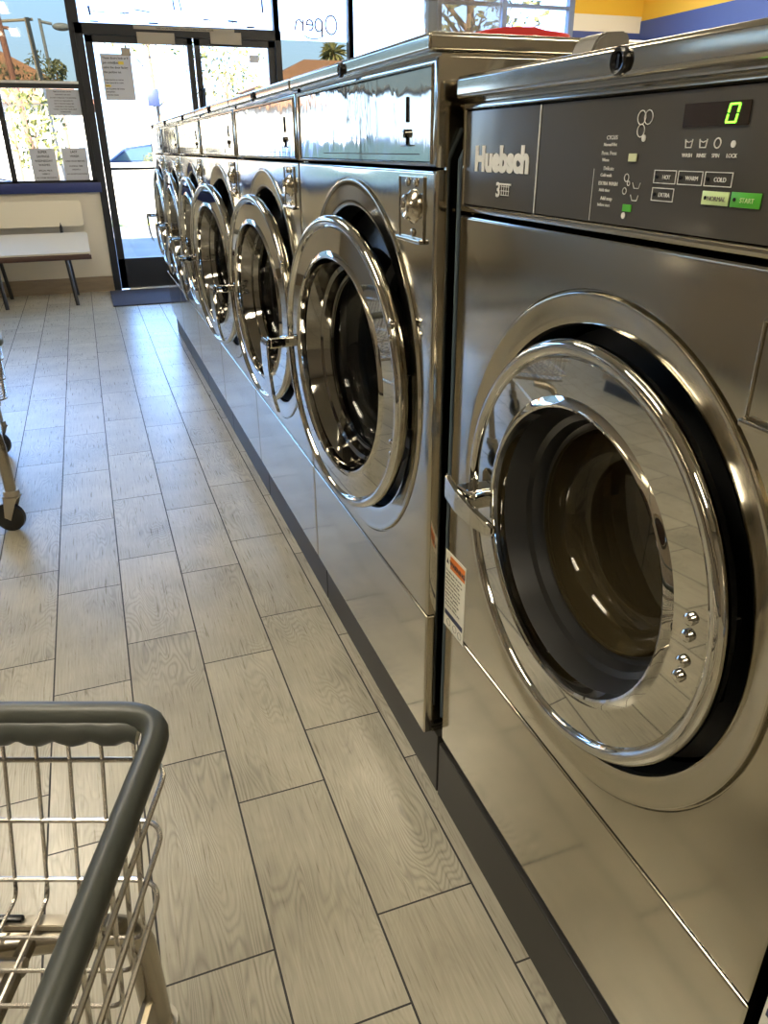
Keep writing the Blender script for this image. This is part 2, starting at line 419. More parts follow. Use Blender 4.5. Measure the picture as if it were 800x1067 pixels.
# ------------------------------------------------------------------ washers
def front_with_hole(bm, y0, y1, z0, z1, cy, cz, prof, n=96, edge=.006):
    """flat panel in plane x=0 with a round pressing; prof = [(x, r)...] from outer to inner"""
    angs = sorted(set([2 * PI * k / n for k in range(n)] + [math.atan2(z - cz, y - cy) % (2 * PI) for y in (y0, y1) for z in (z0, z1)]))
    def rim(a, inset, x):
        c, s = math.cos(a), math.sin(a); t = 1e9
        if abs(c) > 1e-9: t = min(t, ((y1 - inset if c > 0 else y0 + inset) - cy) / c)
        if abs(s) > 1e-9: t = min(t, ((z1 - inset if s > 0 else z0 + inset) - cz) / s)
        return bm.verts.new((x, cy + c * t, cz + s * t))
    loops = [[rim(a, 0, .02) for a in angs], [rim(a, 0, edge) for a in angs], [rim(a, edge * .3, edge * .3) for a in angs], [rim(a, edge, 0) for a in angs]]
    for x, r in prof: loops.append([bm.verts.new((x, cy + r * math.cos(a), cz + r * math.sin(a))) for a in angs])
    m = len(angs)
    for A, B in zip(loops[:-1], loops[1:]):
        for k in range(m): bm.faces.new((A[k], A[(k + 1) % m], B[(k + 1) % m], B[k]))

def arc(cx, cr, rad, a0, a1, n=8):
    return [(cx + rad * math.cos(a0 + (a1 - a0) * k / n), cr + rad * math.sin(a0 + (a1 - a0) * k / n)) for k in range(n + 1)]

def washer(name, S):
    """local frame: origin on the floor, x=0 front plane, y=0 centre line, +x into the machine"""
    w, zb, zs, zp, zt, zc = S['w'], S['zb'], S['zs'], S['zp'], S['zt'], S['zc']
    h = w / 2; g = .0016; D = S['depth']; cz = S['cz']; re, rh = S['re'], S['rh']; R = S['rd']; ri = S['ri']
    root = empty(name, (0, 0, 0))
    bm = bmesh.new()   # cabinet: sides, rear, bottom as a hollow shell open at the front
    for s in (-1, 1): box(bm, (.018, s * (h - .006) - .004, zb), (D, s * (h - .006) + .004, zt), .001)
    box(bm, (D - .01, -h, zb), (D, h, zt)); box(bm, (.018, -h, zb), (D, h, zb + .01))
    new_obj('cabinet', bm, steel, root)
    bm = bmesh.new(); box(bm, (0, -h, zb), (.02, h, zs - g), .004, 3); new_obj('lower_panel', bm, steel, root)
    bm = bmesh.new()
    prof = [(0, re + .0025), (.0028, re + .0012), (.0028, re), (-.0035, re - .0018), (-.0042, re - .0035), (-.0036, re - .007), (-.0015, re - .014), (.0005, rh + .012), (.0015, rh + .006), (.003, rh + .002), (.010, rh)]
    front_with_hole(bm, -h, h, zs + g, zp - g, 0, cz, prof)
    new_obj('front_panel', bm, steel, root)
    bm = bmesh.new(); lathe_x(bm, [(.010, rh), (.03, rh + .002), (.06, rh)], 0, cz, 96); new_obj('door_recess', bm, blackgap, root)
    bm = bmesh.new(); lathe_x(bm, [(.058, rh - .006), (.055, ri + .02), (.05, ri + .012), (.062, ri + .004), (.09, ri), (.12, ri - .005), (.13, ri - .02), (.15, ri - .022)], 0, cz, 72)
    new_obj('door_seal', bm, rubber, root)
    # drum
    bm = bmesh.new(); rd_ = ri + .03
    lathe_x(bm, [(.15, ri - .02), (.155, rd_ - .01), (.17, rd_), (.24, rd_), (.25, rd_ + .004), (.26, rd_), (.36, rd_), (.37, rd_ + .004), (.38, rd_), (D - .12, rd_), (D - .10, rd_ - .02), (D - .10, .07), (D - .13, .05), (D - .13, 0)], 0, cz, 72)
    for k in range(3):
        a = 2 * PI * k / 3 + .5
        b = bmesh.new(); prism(b, [(-.04, rd_ - .002), (.04, rd_ - .002), (.012, rd_ - .06), (-.012, rd_ - .06)], .17, D - .12, 'x')
        merge(bm, b, Matrix.Translation((0, 0, cz)) @ Matrix.Rotation(a, 4, 'X'))
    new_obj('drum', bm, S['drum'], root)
    # control panel frame
    bm = bmesh.new()
    oy0, oy1, oz0, oz1 = S['ov']
    def frame(lo_y, lo_z, hi_y, hi_z, x, ):
        return [bm.verts.new((x, a, b)) for a, b in ((lo_y, lo_z), (hi_y, lo_z), (hi_y, hi_z), (lo_y, hi_z))]
    e = .005
    lp = [frame(-h, zp + g, h, zt, .02), frame(-h, zp + g, h, zt, e), frame(-h + e * .3, zp + g + e * .3, h - e * .3, zt - e * .3, e * .3), frame(-h + e, zp + g + e, h - e, zt - e, 0),
          frame(oy0 - .003, oz0 - .003, oy1 + .003, oz1 + .003, 0), frame(oy0 - .001, oz0 - .001, oy1 + .001, oz1 + .001, -.0025), frame(oy0, oz0, oy1, oz1, .001), frame(oy0, oz0, oy1, oz1, .004)]
    for A, B in zip(lp[:-1], lp[1:]):
        for k in range(4): bm.faces.new((A[k], A[(k + 1) % 4], B[(k + 1) % 4], B[k]))
    cp = new_obj('control_panel', bm, steel, root)
    bm = bmesh.new(); box(bm, (0, oy0 + .0005, oz0 + .0005), (.003, oy1 - .0005, oz1 - .0005)); ov = new_obj('panel_film', bm, S['ovm'], cp, smooth=False)
    # top cover
    bm = bmesh.new(); box(bm, (-.012, -h - .0005, zt + .004), (D + .01, h + .0005, zc), .006, 3)
    box(bm, (0.01, -h + .01, zt - .002), (D - .01, h - .01, zt + .008))
    tp = new_obj('top_cover', bm, steel, root)
    hy, hz, hr = S['hole']
    bm = bmesh.new(); lathe_x(bm, [(-.012, hr), (-.0165, hr * .98), (-.018, hr * .85), (-.017, hr * .62), (-.0135, hr * .5), (-.0135, 0)], hy, hz, 28)
    box(bm, (-.0165, hy - hr * .12, hz - hr * .45), (-.013, hy + hr * .12, hz + hr * .45))
    new_obj('lock', bm, plastic_blk, tp)
    # coin box with barrel lock in a recess
    a0, a1, b0, b1 = S['coin']
    bm = bmesh.new()
    t = .003
    box(bm, (-.003, a0, b0), (.012, a0 + t, b1), .001); box(bm, (-.003, a1 - t, b0), (.012, a1, b1), .001)
    box(bm, (-.003, a0, b1 - t), (.012, a1, b1), .001); box(bm, (-.009, a0, b0), (.012, a1, b0 + .007), .002)
    box(bm, (-.0012, a0 + .001, b0 + .001), (.0, a1 - .001, b1 - .001))
    cb = new_obj('coin_box', bm, steel, root)
    cyk, czk = a0 + (a1 - a0) * .42, b0 + (b1 - b0) * .55
    bm = bmesh.new(); lathe_x(bm, [(0, .025), (-.003, .025), (-.009, .019), (-.016, .0175), (-.018, .014), (-.017, .009), (-.014, .0075), (-.014, 0)], cyk, czk, 32)
    new_obj('barrel_lock', bm, ringsteel, cb)
    for dy, dz in ((.022, .034), (.0, -.038), (-.010, .034)):
        bm = bmesh.new(); lathe_x(bm, [(0, .007), (-.004, .006), (-.006, 0)], cyk + dy, czk + dz, 16); new_obj('rivet', bm, ringsteel, cb)
    # door: the ring is the part, hung on its near edge
    yh = S['hc'][1] - R - .012
    M = Matrix.Translation((0, R + .012, 0))
    bm = bmesh.new(); x0 = 0.0; T = S['proud']
    tr = .0095
    pr = [(T * .95, R - .012), (T * .9, R - .004), (T * .5, R)] + arc(tr, R - tr, tr, PI / 2, PI * 1.4, 16) + \
         [(.0085, R - 2.05 * tr), (.0065, R - 2.3 * tr), (.0045, ri + .012), (.001, ri + .006), (-.0005, ri + .002), (.001, ri - .001), (.008, ri - .003), (.02, ri - .004)]
    lathe_x(bm, pr, 0, 0, 96)
    dr = new_obj('door', bm, chrome, root, (S['hc'][0], yh, cz), angle=17); dr.data.transform(M)
    # back plate and inner boot
    bm = bmesh.new(); lathe_x(bm, [(T * .95, R - .012), (T, R - .02), (T, ri + .03), (T + .02, ri + .02)], 0, 0, 72); o = new_obj('back_plate', bm, blackgap, dr); o.data.transform(M)
    bm = bmesh.new(); lathe_x(bm, [(.02, ri - .004), (.034, ri - .009), (.050, ri - .014), (.054, ri - .022), (.070, ri - .027), (.074, ri - .036)], 0, 0, 72); o = new_obj('inner_rim', bm, S['rim_m'], dr); o.data.transform(M)
    bm = bmesh.new(); rg = ri - .034
    gp = [(.070, rg)] + [(.070 + .055 * math.sin(k / 8 * PI / 2), rg * (1 - .3 * (k / 8) ** 2)) for k in range(1, 9)] + [(.128, rg * .4), (.129, 0)]
    lathe_x(bm, gp, 0, 0, 64)
    gp2 = [(x - .006, max(r - .005, 0)) for x, r in gp]
    lathe_x(bm, gp2, 0, 0, 64)
    o = new_obj('porthole_glass', bm, S['bowl'], dr); o.data.transform(M)
    # hinge studs
    for (sy, sz) in S['studs']:
        bm = bmesh.new(); lathe_x(bm, [(.006, .007), (.0015, .0065), (-.001, .0035), (-.001, 0)], sy, sz, 16)
        o = new_obj('stud', bm, chrome, dr); o.data.transform(M)
    # hinge block behind ring
    bm = bmesh.new(); box(bm, (T * .6, -R + .012, -.05), (T + .010, -R + .035, .05), .003); o = new_obj('hinge', bm, darkchrome, dr); o.data.transform(M)
    # handle
    bm = bmesh.new()
    if S['handle'] == 'hang':
        # arm out of the ring then a tapering paddle hanging down
        box(bm, (-.052, R - .034, -.011), (.012, R - .006, .013), .005, 3)
        b = bmesh.new()
        sec = [(-.060, .022, .014), (-.063, .025, .0), (-.062, .025, -.06), (-.056, .021, -.12), (-.047, .016, -.155), (-.042, .010, -.166)]
        rings = []
        for (x, hw, z) in sec:
            rings.append([b.verts.new(q) for q in ((x, R - .02 - hw, z), (x, R - .02 + hw, z), (x + .008, R - .02 + hw, z), (x + .008, R - .02 - hw, z))])
        for A, B in zip(rings[:-1], rings[1:]):
            for k in range(4): b.faces.new((A[k], A[(k + 1) % 4], B[(k + 1) % 4], B[k]))
        b.faces.new(rings[0]); b.faces.new(rings[-1][::-1])
        bmesh.ops.bevel(b, geom=b.edges[:], offset=.003, segments=2, affect='EDGES'); merge(bm, b)
    else:
        DZ = -.022; box(bm, (-.022, R - .042, -.014 + DZ), (.012, R - .004, .016 + DZ), .005, 3)
        tube(bm, round_path([(.004, R - .045, .01 + DZ), (-.014, R - .052, .012 + DZ), (-.016, R - .04, .012 + DZ), (-.018, R - .01, .012 + DZ)], .01), .005)
        b = bmesh.new(); rings = []
        for (y, hw, z, x) in ((R + .022, .010, .012, -.026), (R + .014, .020, .008, -.030), (R - .03, .019, .0, -.034), (R - .08, .016, -.004, -.033), (R - .118, .012, -.006, -.028), (R - .128, .006, -.006, -.024)):
            rings.append([b.verts.new(q) for q in ((x, y, z - hw + DZ), (x, y, z + hw + DZ), (x + .008, y, z + hw + DZ), (x + .008, y, z - hw + DZ))])
        for A, B in zip(rings[:-1], rings[1:]):
            for k in range(4): b.faces.new((A[k], A[(k + 1) % 4], B[(k + 1) % 4], B[k]))
        b.faces.new(rings[0]); b.faces.new(rings[-1][::-1])
        bmesh.ops.bevel(b, geom=b.edges[:], offset=.003, segments=2, affect='EDGES'); merge(bm, b)
    o = new_obj('handle', bm, chrome, dr); o.data.transform(M)
    dr.rotation_euler = (0, 0, math.radians(S['ajar']))
    return root, cp, tp, dr

clear_bowl = thin_glass('porthole_bowl', (.5, .5, .48))
brown_bowl = thin_glass('wet_porthole_bowl', (.6, .52, .36), murk=(.075, .06, .03))
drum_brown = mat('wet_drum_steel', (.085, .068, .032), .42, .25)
WP = .79
small = dict(w=WP - .010, zb=.1504, zs=.4316, zp=1.1882, zt=1.327, zc=1.355, depth=.80, cz=.814, re=.3516, rh=.302, rd=.289, ri=.213, proud=.026, hc=(-.026, -.021), drum=drum_m, bowl=clear_bowl,
             ov=(.0215 - .395, .76 - .395, 1.197, 1.316), ovm=overlay_small, hole=(.0025, 1.3395, .0115), coin=(.0415 - .395, .1430 - .395, 1.082, 1.177),
             studs=[(-.258, -.075), (-.258, -.097), (-.258, .113), (-.258, .135)], handle='hang', ajar=5.5, rim_m=darkchrome)
root, cp, tp, dr = washer('washing_machine', small)
# coin slot on the small machines' panel
bm = bmesh.new(); sy = .113 - .395
lathe_x(bm, [(0, .006), (-.006, .006), (-.007, .004), (-.007, 0)], sy, 1.235, 16)
o = new_obj('coin_slot', bm, darkchrome, cp)
b2 = bmesh.new(); box(b2, (-.003, sy - .0015, 1.250), (.001, sy + .0015, 1.284), .001); box(b2, (-.003, sy - .0007, 1.219), (.0, sy + .0007, 1.236)); box(b2, (-.004, sy - .020, 1.2175), (.0, sy + .020, 1.2195), .0006)
new_obj('slot_plate', b2, plastic_blk, cp)
bm = bmesh.new(); box(bm, (-.0004, -.33, 1.206), (.0002, .18, 1.2075)); new_obj('print_line', bm, ink, cp)
smalls = [root]
ajars = [5.5, 5.5, 7.2, 2.8, 2.0, 1.0]
labels = ['stainless front load washer directly left of the large foreground washer, its door slightly ajar',
          'second narrow stainless washer behind the large foreground washer, handle hanging from its open door',
          'third narrow stainless washer behind the large one, its door standing widest open',
          'stainless washer fourth in the narrow row counting from the big washer',
          'stainless washer last but one in the row before the glass entrance doors',
          'stainless washer at the far end of the row beside the entrance mat']
for k in range(1, 6): smalls.append(copy_tree(root))
for k, r in enumerate(smalls):
    r.location = (0, WP * (k + .5), 0); tag(r, labels[k], 'washing machine', 'narrow washers in the row')
    for c in r.children:
        if c.name.startswith('door') and not c.name.startswith('door_seal'): c.rotation_euler = (0, 0, math.radians(ajars[k]))

XB, YBL, WB = .0282, -.0189, .7405
cyB = YBL - WB / 2
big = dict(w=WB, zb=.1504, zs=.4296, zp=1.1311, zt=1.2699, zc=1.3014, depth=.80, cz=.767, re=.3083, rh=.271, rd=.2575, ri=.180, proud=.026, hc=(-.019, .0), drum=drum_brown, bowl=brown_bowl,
           ov=(-.72 - cyB, -.0335 - cyB, 1.1435, 1.2595), ovm=overlay_big, hole=(-.3846 - cyB, 1.2875, .0125), coin=(-.735 - cyB, -.602 - cyB, 1.0, 1.09),
           studs=[(-.212, .036), (-.2125, .017), (-.2125, -.014), (-.211, -.033)], handle='flat', ajar=.8, rim_m=rubber)
root2, cp2, tp2, dr2 = washer('washing_machine', big)
def oy(y): return y - cyB
F = -.0006
def ink_bar(y0, y1, z0, z1, name='print_mark', m=white_ink, par=cp2, t=.0003):
    bm = bmesh.new(); box(bm, (F - t, oy(max(y0, y1)) * 1.0 if False else oy(min(y0, y1)), z0), (F, oy(max(y0, y1)), z1)); return new_obj(name, bm, m, par, smooth=False)
text_obj('brand_lettering', 'Huebsch', (F, oy(-.0635), 1.1885), .0395, white_ink, parent=cp2, sx=1.03, bold=.0022)
text_obj('load_number', '3', (F, oy(-.127), 1.158), .024, white_ink, parent=cp2, bold=.0006)
bm = bmesh.new()
for k in range(4): box(bm, (F - .0003, oy(-.143 - .006 * k) - .0005, 1.160), (F, oy(-.143 - .006 * k) + .0005, 1.172))
for k in range(3): box(bm, (F - .0003, oy(-.163), 1.160 + .005 * k), (F, oy(-.141), 1.1608 + .005 * k))
tube(bm, [(F, oy(-.138), 1.173), (F, oy(-.166), 1.173)], .0012, 6)
new_obj('basket_symbol', bm, white_ink, cp2)
bm = bmesh.new(); box(bm, (F - .0006, oy(-.2275), 1.144), (F, oy(-.2255), 1.259)); new_obj('film_divider', bm, white_ink, cp2)
bm = bmesh.new(); box(bm, (F - .0002, oy(-.342), 1.145), (F, oy(-.3415), 1.195)); new_obj('film_divider', bm, white_ink, cp2)
rows = [(1.222, 'CYCLES', 'Normal Hot'), (1.208, 'Perm. Press', 'Warm'), (1.194, 'Delicate', 'Cold wash'), (1.180, 'EXTRA WASH', 'Adds time'), (1.166, 'Add soap', 'before start')]
for k, (z, a, b_) in enumerate(rows):
    text_obj('printed_text', a, (F, oy(-.352 - (.0 if k % 2 else .006)), z), .0052, white_ink, parent=cp2)
    text_obj('printed_text', b_, (F, oy(-.354), z - .006), .0044, white_ink, parent=cp2)
ink_bar(-.398, -.410, 1.2025, 1.2095, 'indicator_lens', beige_lens, t=.001)
ink_bar(-.398, -.411, 1.1575, 1.164, 'indicator_lens', green, t=.001)
for y_, z_ in ((-.4, 1.1535), (-.417, 1.2225)):
    bm = bmesh.new(); lathe_x(bm, [(F, .003), (F - .0008, .003), (F - .0008, 0)], oy(y_), z_, 12); new_obj('indicator_dot', bm, white_ink, cp2)
# small pictograms
bm = bmesh.new()
for (y, z, r) in ((-.398, 1.188, .0035), (-.402, 1.183, .002), (-.397, 1.176, .003), (-.410, 1.240, .006), (-.420, 1.240, .006), (-.411, 1.229, .0055)):
    c = [(F - .0002, oy(y) + r * math.cos(t), z + r * math.sin(t)) for t in [k * PI / 6 for k in range(12)]]
    tube(bm, c, .00045, 5, closed=True)
for (y, z) in ((-.408, 1.181), (-.407, 1.170)):
    tube(bm, [(F, oy(y), z + .003), (F, oy(y - .003), z - .002), (F, oy(y - .010), z - .002), (F, oy(y - .012), z + .003)], .00045, 5)
new_obj('pictogram', bm, white_ink, cp2)
ink_bar(-.4685, -.545, 1.2305, 1.2485, 'display', disp_m, t=.0008)
bm = bmesh.new()   # lit seven segment 0
yd, zd, ww, hh = oy(-.5275), 1.2395, .0052, .0066
def seg(p, q): tube(bm, [p, q], .0009, 6)
xx = F - .0012; sl = -.0012
for (a, b_) in (((-ww, hh), (ww, hh)), ((-ww, -hh), (ww, -hh)), ((-ww, -hh), (-ww, -.0006)), ((-ww, .0006), (-ww, hh)), ((ww, -hh), (ww, -.0006)), ((ww, .0006), (ww, hh))):
    seg((xx, yd + a[0] + sl * a[1] / hh, zd + a[1]), (xx, yd + b_[0] + sl * b_[1] / hh, zd + b_[1]))
new_obj('lit_digit', bm, digit_m, cp2)
for k, (y, t_) in enumerate(((-.4793, 'WASH'), (-.4972, 'RINSE'), (-.5143, 'SPIN'), (-.5328, 'LOCK'))):
    bm = bmesh.new()
    if k < 2:
        tube(bm, [(F, oy(y) + .0045, 1.221), (F, oy(y) + .0035, 1.2145), (F, oy(y) - .0035, 1.2145), (F, oy(y) - .0045, 1.221)], .0006, 5)
        tube(bm, [(F, oy(y) + .003, 1.2195), (F, oy(y), 1.2185), (F, oy(y) - .003, 1.2195)], .0005, 5)
    elif k == 2:
        tube(bm, [(F, oy(y) + .0038 * math.cos(q * PI / 6), 1.2178 + .0038 * math.sin(q * PI / 6)) for q in range(12)], .0006, 5, closed=True)
    else:
        lathe_x(bm, [(F, .0028), (F - .0006, .0028), (F - .0006, 0)], oy(y), 1.217, 10)
    new_obj('cycle_symbol', bm, white_ink, cp2)
    text_obj('printed_text', t_, (F, oy(y), 1.2068), .0045, white_ink, parent=cp2, align='CENTER')
def button(y0, y1, z0, z1, m, outline, txt=None, tm=None):
    bm = bmesh.new()
    a, b_ = oy(min(y0, y1)), oy(max(y0, y1))
    if outline:
        t = .0007
        for lo, hi in (((a, z0), (b_, z0 + t)), ((a, z1 - t), (b_, z1)), ((a, z0), (a + t, z1)), ((b_ - t, z0), (b_, z1))):
            box(bm, (F - .0005, lo[0], lo[1]), (F, hi[0], hi[1]))
    else: box(bm, (F - .001, a, z0), (F, b_, z1), .0004)
    o = new_obj('button', bm, m, cp2)
    bm = bmesh.new(); lathe_x(bm, [(F, .0016), (F - .0014, .0016), (F - .0014, 0)], b_ - .0045, (z0 + z1) / 2, 10); new_obj('button_light', bm, plastic_blk, o)
    if txt: text_obj('printed_text', txt, (F - .0012 if not outline else F, (a + b_) / 2 - .002, (z0 + z1) / 2 - .002), .0052, tm or white_ink, parent=o, align='CENTER')
    return o
button(-.439, -.4695, 1.1845, 1.196, white_ink, 1, 'HOT')
button(-.472, -.5035, 1.1845, 1.196, white_ink, 1, 'WARM')
button(-.506, -.5385, 1.1845, 1.196, white_ink, 1, 'COLD')
button(-.439, -.4695, 1.1695, 1.181, white_ink, 1, 'EXTRA')
button(-.507, -.5385, 1.170, 1.181, lime, 0, 'NORMAL', grey_pl)
button(-.541, -.5735, 1.170, 1.1815, green, 0, 'START', lime)
# warning sticker
st = bmesh.new(); box(st, (-.0008, oy(-.094), .424), (0, oy(-.0145), .580)); stk = new_obj('warning_label', st, paper_white, root2, smooth=False); stk['label'] = 'white warning sticker with orange header'
def srect(y0, y1, z0, z1, m, nm):
    bm = bmesh.new(); box(bm, (-.0012, oy(min(y0, y1)), z0), (-.0008, oy(max(y0, y1)), z1)); new_obj(nm, bm, m, stk, smooth=False)
srect(-.034, -.0915, .550, .575, orange, 'orange_header'); srect(-.018, -.030, .548, .572, paper_white, 'symbol_box')
bm = bmesh.new(); prism(bm, [(oy(-.0195), .556), (oy(-.0285), .556), (oy(-.024), .567)], -.0016, -.0012); new_obj('warning_triangle', bm, ink, stk)
text_obj('printed_text', 'WARNING', (-.0013, oy(-.0625), .557), .0125, ink, parent=stk, align='CENTER', bold=.0003)
lines = ['To reduce the risk of fire', 'electric shock or injury to', 'persons read all safety', 'instructions before use.', 'Do not wash items that', 'have been cleaned in or', 'soaked with gasoline.', 'Do not reach into tub', 'if parts are moving.', 'Do not let children play']
for k, s in enumerate(lines): text_obj('printed_text', s, (-.0009, oy(-.018), .5395 - k * .0078), .0061, grey_pl, parent=stk)
srect(-.018, -.090, .449, .459, navy, 'navy_bar')
bm = bmesh.new()
for y, z in ((-.035, .438), (-.06, .438), (-.08, .436)): tube(bm, [(-.001, oy(y) + .007 * math.cos(q * PI / 7), z + .007 * math.sin(q * PI / 7)) for q in range(14)], .0005, 5, closed=True)
new_obj('safety_symbol', bm, grey_pl, stk)
root2.location = (XB, cyB, 0)
tag(root2, 'large stainless front load washer in the foreground with lit green zero on its control panel', 'washing machine', 'wide washers')
r3 = copy_tree(root2); r3.location = (XB, cyB - WB - .020, 0)
tag(r3, 'washer at the bottom right frame edge, only its sticker corner in view', 'washing machine', 'wide washers')
for c in list(r3.children_recursive):
    if c.name.startswith('lit_digit'): bpy.data.objects.remove(c)

# wet laundry inside the big washer
bm = bmesh.new(); bmesh.ops.create_icosphere(bm, subdivisions=5, radius=1)
from mathutils import noise
for v in bm.verts:
    n = noise.noise(v.co * 2.2) * .22 + noise.noise(v.co * 6) * .07
    v.co *= 1 + n
    v.co = Vector((v.co.x * .16, v.co.y * .165, max(v.co.z * .12, -.1)))
o = new_obj('laundry_load', bm, laundry_m, None, (XB + .42, cyB + .01, .769 - .075), angle=180)
tag(o, 'wet tan laundry heap seen through the porthole of the foreground washer', 'laundry')

# base plinth under the row, one section per machine
ys = [WP * k for k in range(7)]
for k in range(6):
    y0 = ys[k] + (.003 if k else -.012); y1 = ys[k + 1] - .003
    if k == 5: y1 = 4.72
    bm = bmesh.new(); box(bm, (.0236, y0, 0), (.78, y1, .150), .003)
    box(bm, (.0, y0 + .001, .146), (.06, y1 - .001, .1503)) if False else None
    tag(new_obj('machine_base', bm, base_m), ['dark metal base under the nearest narrow washer', 'dark metal base under the second narrow washer', 'dark metal base under the third narrow washer', 'dark metal base under the fourth narrow washer',
        'dark metal base under the last but one narrow washer', 'dark metal base under the farthest washer, beside the mat'][k], 'base', 'washer bases')
for k, (a, b_) in enumerate(((-.787, -.018), (-1.56, -.793))):
    bm = bmesh.new(); box(bm, (.0236, a, 0), (.78, b_, .139), .003); box(bm, (.034, a + .002, .137), (.77, b_ - .002, .1504))
    tag(new_obj('machine_base', bm, base_m), ['dark metal base under the large foreground washer', 'dark metal base at the lower right frame edge'][k], 'base', 'washer bases')
bm = bmesh.new(); tube(bm, [(.030, -.0125, .20), (.030, -.0125, 1.2), (.05, -.0125, 1.24)], .0032, 8)
tag(new_obj('drain_hose', bm, hosebl), 'thin blue grey hose in the gap between the large and first narrow washer', 'hose')

# dryers along the opposite wall: unseen, added for the steel to reflect
dry_m = mat('tan_enamel', (.20, .165, .12), .45)
dy = empty('reflection_dryer', (-2.75, 0, 0))
bm = bmesh.new(); box(bm, (-.85, -.39, .08), (0, .39, 1.95), .006); new_obj('body', bm, dry_m, dy)
bm = bmesh.new(); box(bm, (-.8, -.38, 0), (-.04, .38, .08)); new_obj('plinth', bm, base_m, dy)
bm = bmesh.new(); box(bm, (-.002, -.37, 1.60), (.012, .37, 1.90), .004); new_obj('control_panel', bm, steel, dy)
bm = bmesh.new(); lathe_x(bm, [(0, .31), (.03, .31), (.045, .295), (.045, .25), (.03, .235), (.02, .235)], 0, .98, 64); dd = new_obj('door', bm, ringsteel, dy)
bm = bmesh.new(); lathe_x(bm, [(.024, .236), (.024, 0)], 0, .98, 48); new_obj('door_glass', bm, disp_m, dd)
bm = bmesh.new(); tube(bm, round_path([(.04, .27, 1.06), (.08, .27, 1.06), (.08, .27, .90), (.04, .27, .90)], .02), .009); new_obj('handle', bm, chrome, dd)
for k in range(9):
    q = dy if k == 0 else copy_tree(dy)
    q.location = (-2.75, -3.9 + k * .80, 0); tag(q, 'tall dark tumble dryer, unseen, added along the left wall for the steel to reflect', 'tumble dryer', 'unseen dryers added for reflections')

# things on top of the machines
bm = bmesh.new()
prism(bm, [(.19, 1.3555), (.325, 1.3555), (.322, 1.384), (.265, 1.394), (.215, 1.392), (.172, 1.386), (.165, 1.380)], .215, .36, 'y', .003)
tray = new_obj('plastic_tray', bm, red_pl, None); tag(tray, 'red plastic tray lying on top of the nearest narrow washer', 'tray')
bm = bmesh.new(); tube(bm, round_path([(.27, .225, 1.388), (.32, .222, 1.385), (.350, .24, 1.384), (.35, .33, 1.384), (.27, .35, 1.388)], .02), .004); new_obj('handle', bm, red_pl, tray)
bm = bmesh.new(); prism(bm, [(.262, 1.366), (.320, 1.364), (.320, 1.377), (.262, 1.382)], .212, .2155, 'y'); new_obj('label_strip', bm, paper_white, tray)
bm = bmesh.new()
lp = []
for z, r in ((1.3555, .070), (1.362, .088), (1.40, .098), (1.47, .104), (1.56, .100), (1.575, .094)):
    lp.append([bm.verts.new((.275 + .62 * r * math.copysign(abs(math.cos(2 * PI * k / 40)) ** .6, math.cos(2 * PI * k / 40)), .52 + .8 * r * math.copysign(abs(math.sin(2 * PI * k / 40)) ** .6, math.sin(2 * PI * k / 40)), z)) for k in range(40)])
for A, B in zip(lp[:-1], lp[1:]):
    for k in range(40): bm.faces.new((A[k], A[(k + 1) % 40], B[(k + 1) % 40], B[k]))
bm.faces.new(lp[0])
tag(new_obj('plastic_tub', bm, tub_glass), 'clear plastic tub standing on the corner of the nearest narrow washer', 'tub')
bm = bmesh.new(); prism(bm, [(.138, 1.3015), (.206, 1.3015), (.202, 1.342), (.196, 1.346), (.165, 1.344), (.155, 1.338)], -.135, -.085, 'y', .003)
tag(new_obj('soap_box', bm, grey_pl), 'small grey box with sloped sides on top of the large foreground washer', 'box')

# ------------------------------------------------------------------ bench
bench = empty('bench', (-1.1, 6.4, 0), 0, 'cream topped bench with dark metal legs under the left window', 'bench')
def at_b(bm): 
    bmesh.ops.translate(bm, verts=bm.verts[:], vec=(1.1, -6.4, 0)); return bm
def board(x0, x1, y0, z0, y1, z1, th, name, m, rad=.03):
    """rounded board spanning x0..x1, from (y0,z0) to (y1,z1)"""
    d = Vector((0, y1 - y0, z1 - z0)); hgt = d.length; d.normalize(); nrm = Vector((1, 0, 0)).cross(d)
    pts = []
    for cx, cy_, a0 in ((x1 - rad, rad, -PI / 2), (x1 - rad, hgt - rad, 0), (x0 + rad, hgt - rad, PI / 2), (x0 + rad, rad, PI)):
        for k in range(6):
            a = a0 + PI / 2 * k / 5; pts.append((cx + rad * math.cos(a), cy_ + rad * math.sin(a)))
    b = bmesh.new(); A = []; B = []
    for (u, v) in pts:
        p = Vector((u, y0, z0)) + d * v; A.append(b.verts.new(p + nrm * th / 2)); B.append(b.verts.new(p - nrm * th / 2))
    b.faces.new(A); b.faces.new(B[::-1])
    for i in range(len(A)): b.faces.new((A[i], A[(i + 1) % len(A)], B[(i + 1) % len(A)], B[i]))
    at_b(b); return new_obj(name, b, m, bench)
board(-2.1, -.50, 6.20, .413, 6.52, .548, .022, 'seat', bench_top)
board(-2.1, -.515, 6.62, .60, 6.66, .81, .022, 'backrest', bench_top)
bm = bmesh.new(); box(bm, (-2.09, 6.19, .365), (-.495, 6.215, .400), .003); box(bm, (-2.09, 6.20, .398), (-.51, 6.235, .408), .002)
new_obj('seat_rail', at_b(bm), bench_edge, bench)
for x in (-.70, -1.26, -1.95):
    for yf, yt, zt_ in ((6.115, 6.22, .37), (6.66, 6.50, .49)):
        bm = bmesh.new(); tube(bm, [(x + .03, yf, .0), (x + .03, yf, .004), (x, yt, zt_)], .016, 8); new_obj('leg', at_b(bm), black_paint, bench)
    bm = bmesh.new(); tube(bm, [(x - .01, 6.22, .385), (x - .01, 6.50, .50), (x - .01, 6.60, .54), (x - .01, 6.665, .75)], .014, 8); new_obj('support', at_b(bm), black_paint, bench)

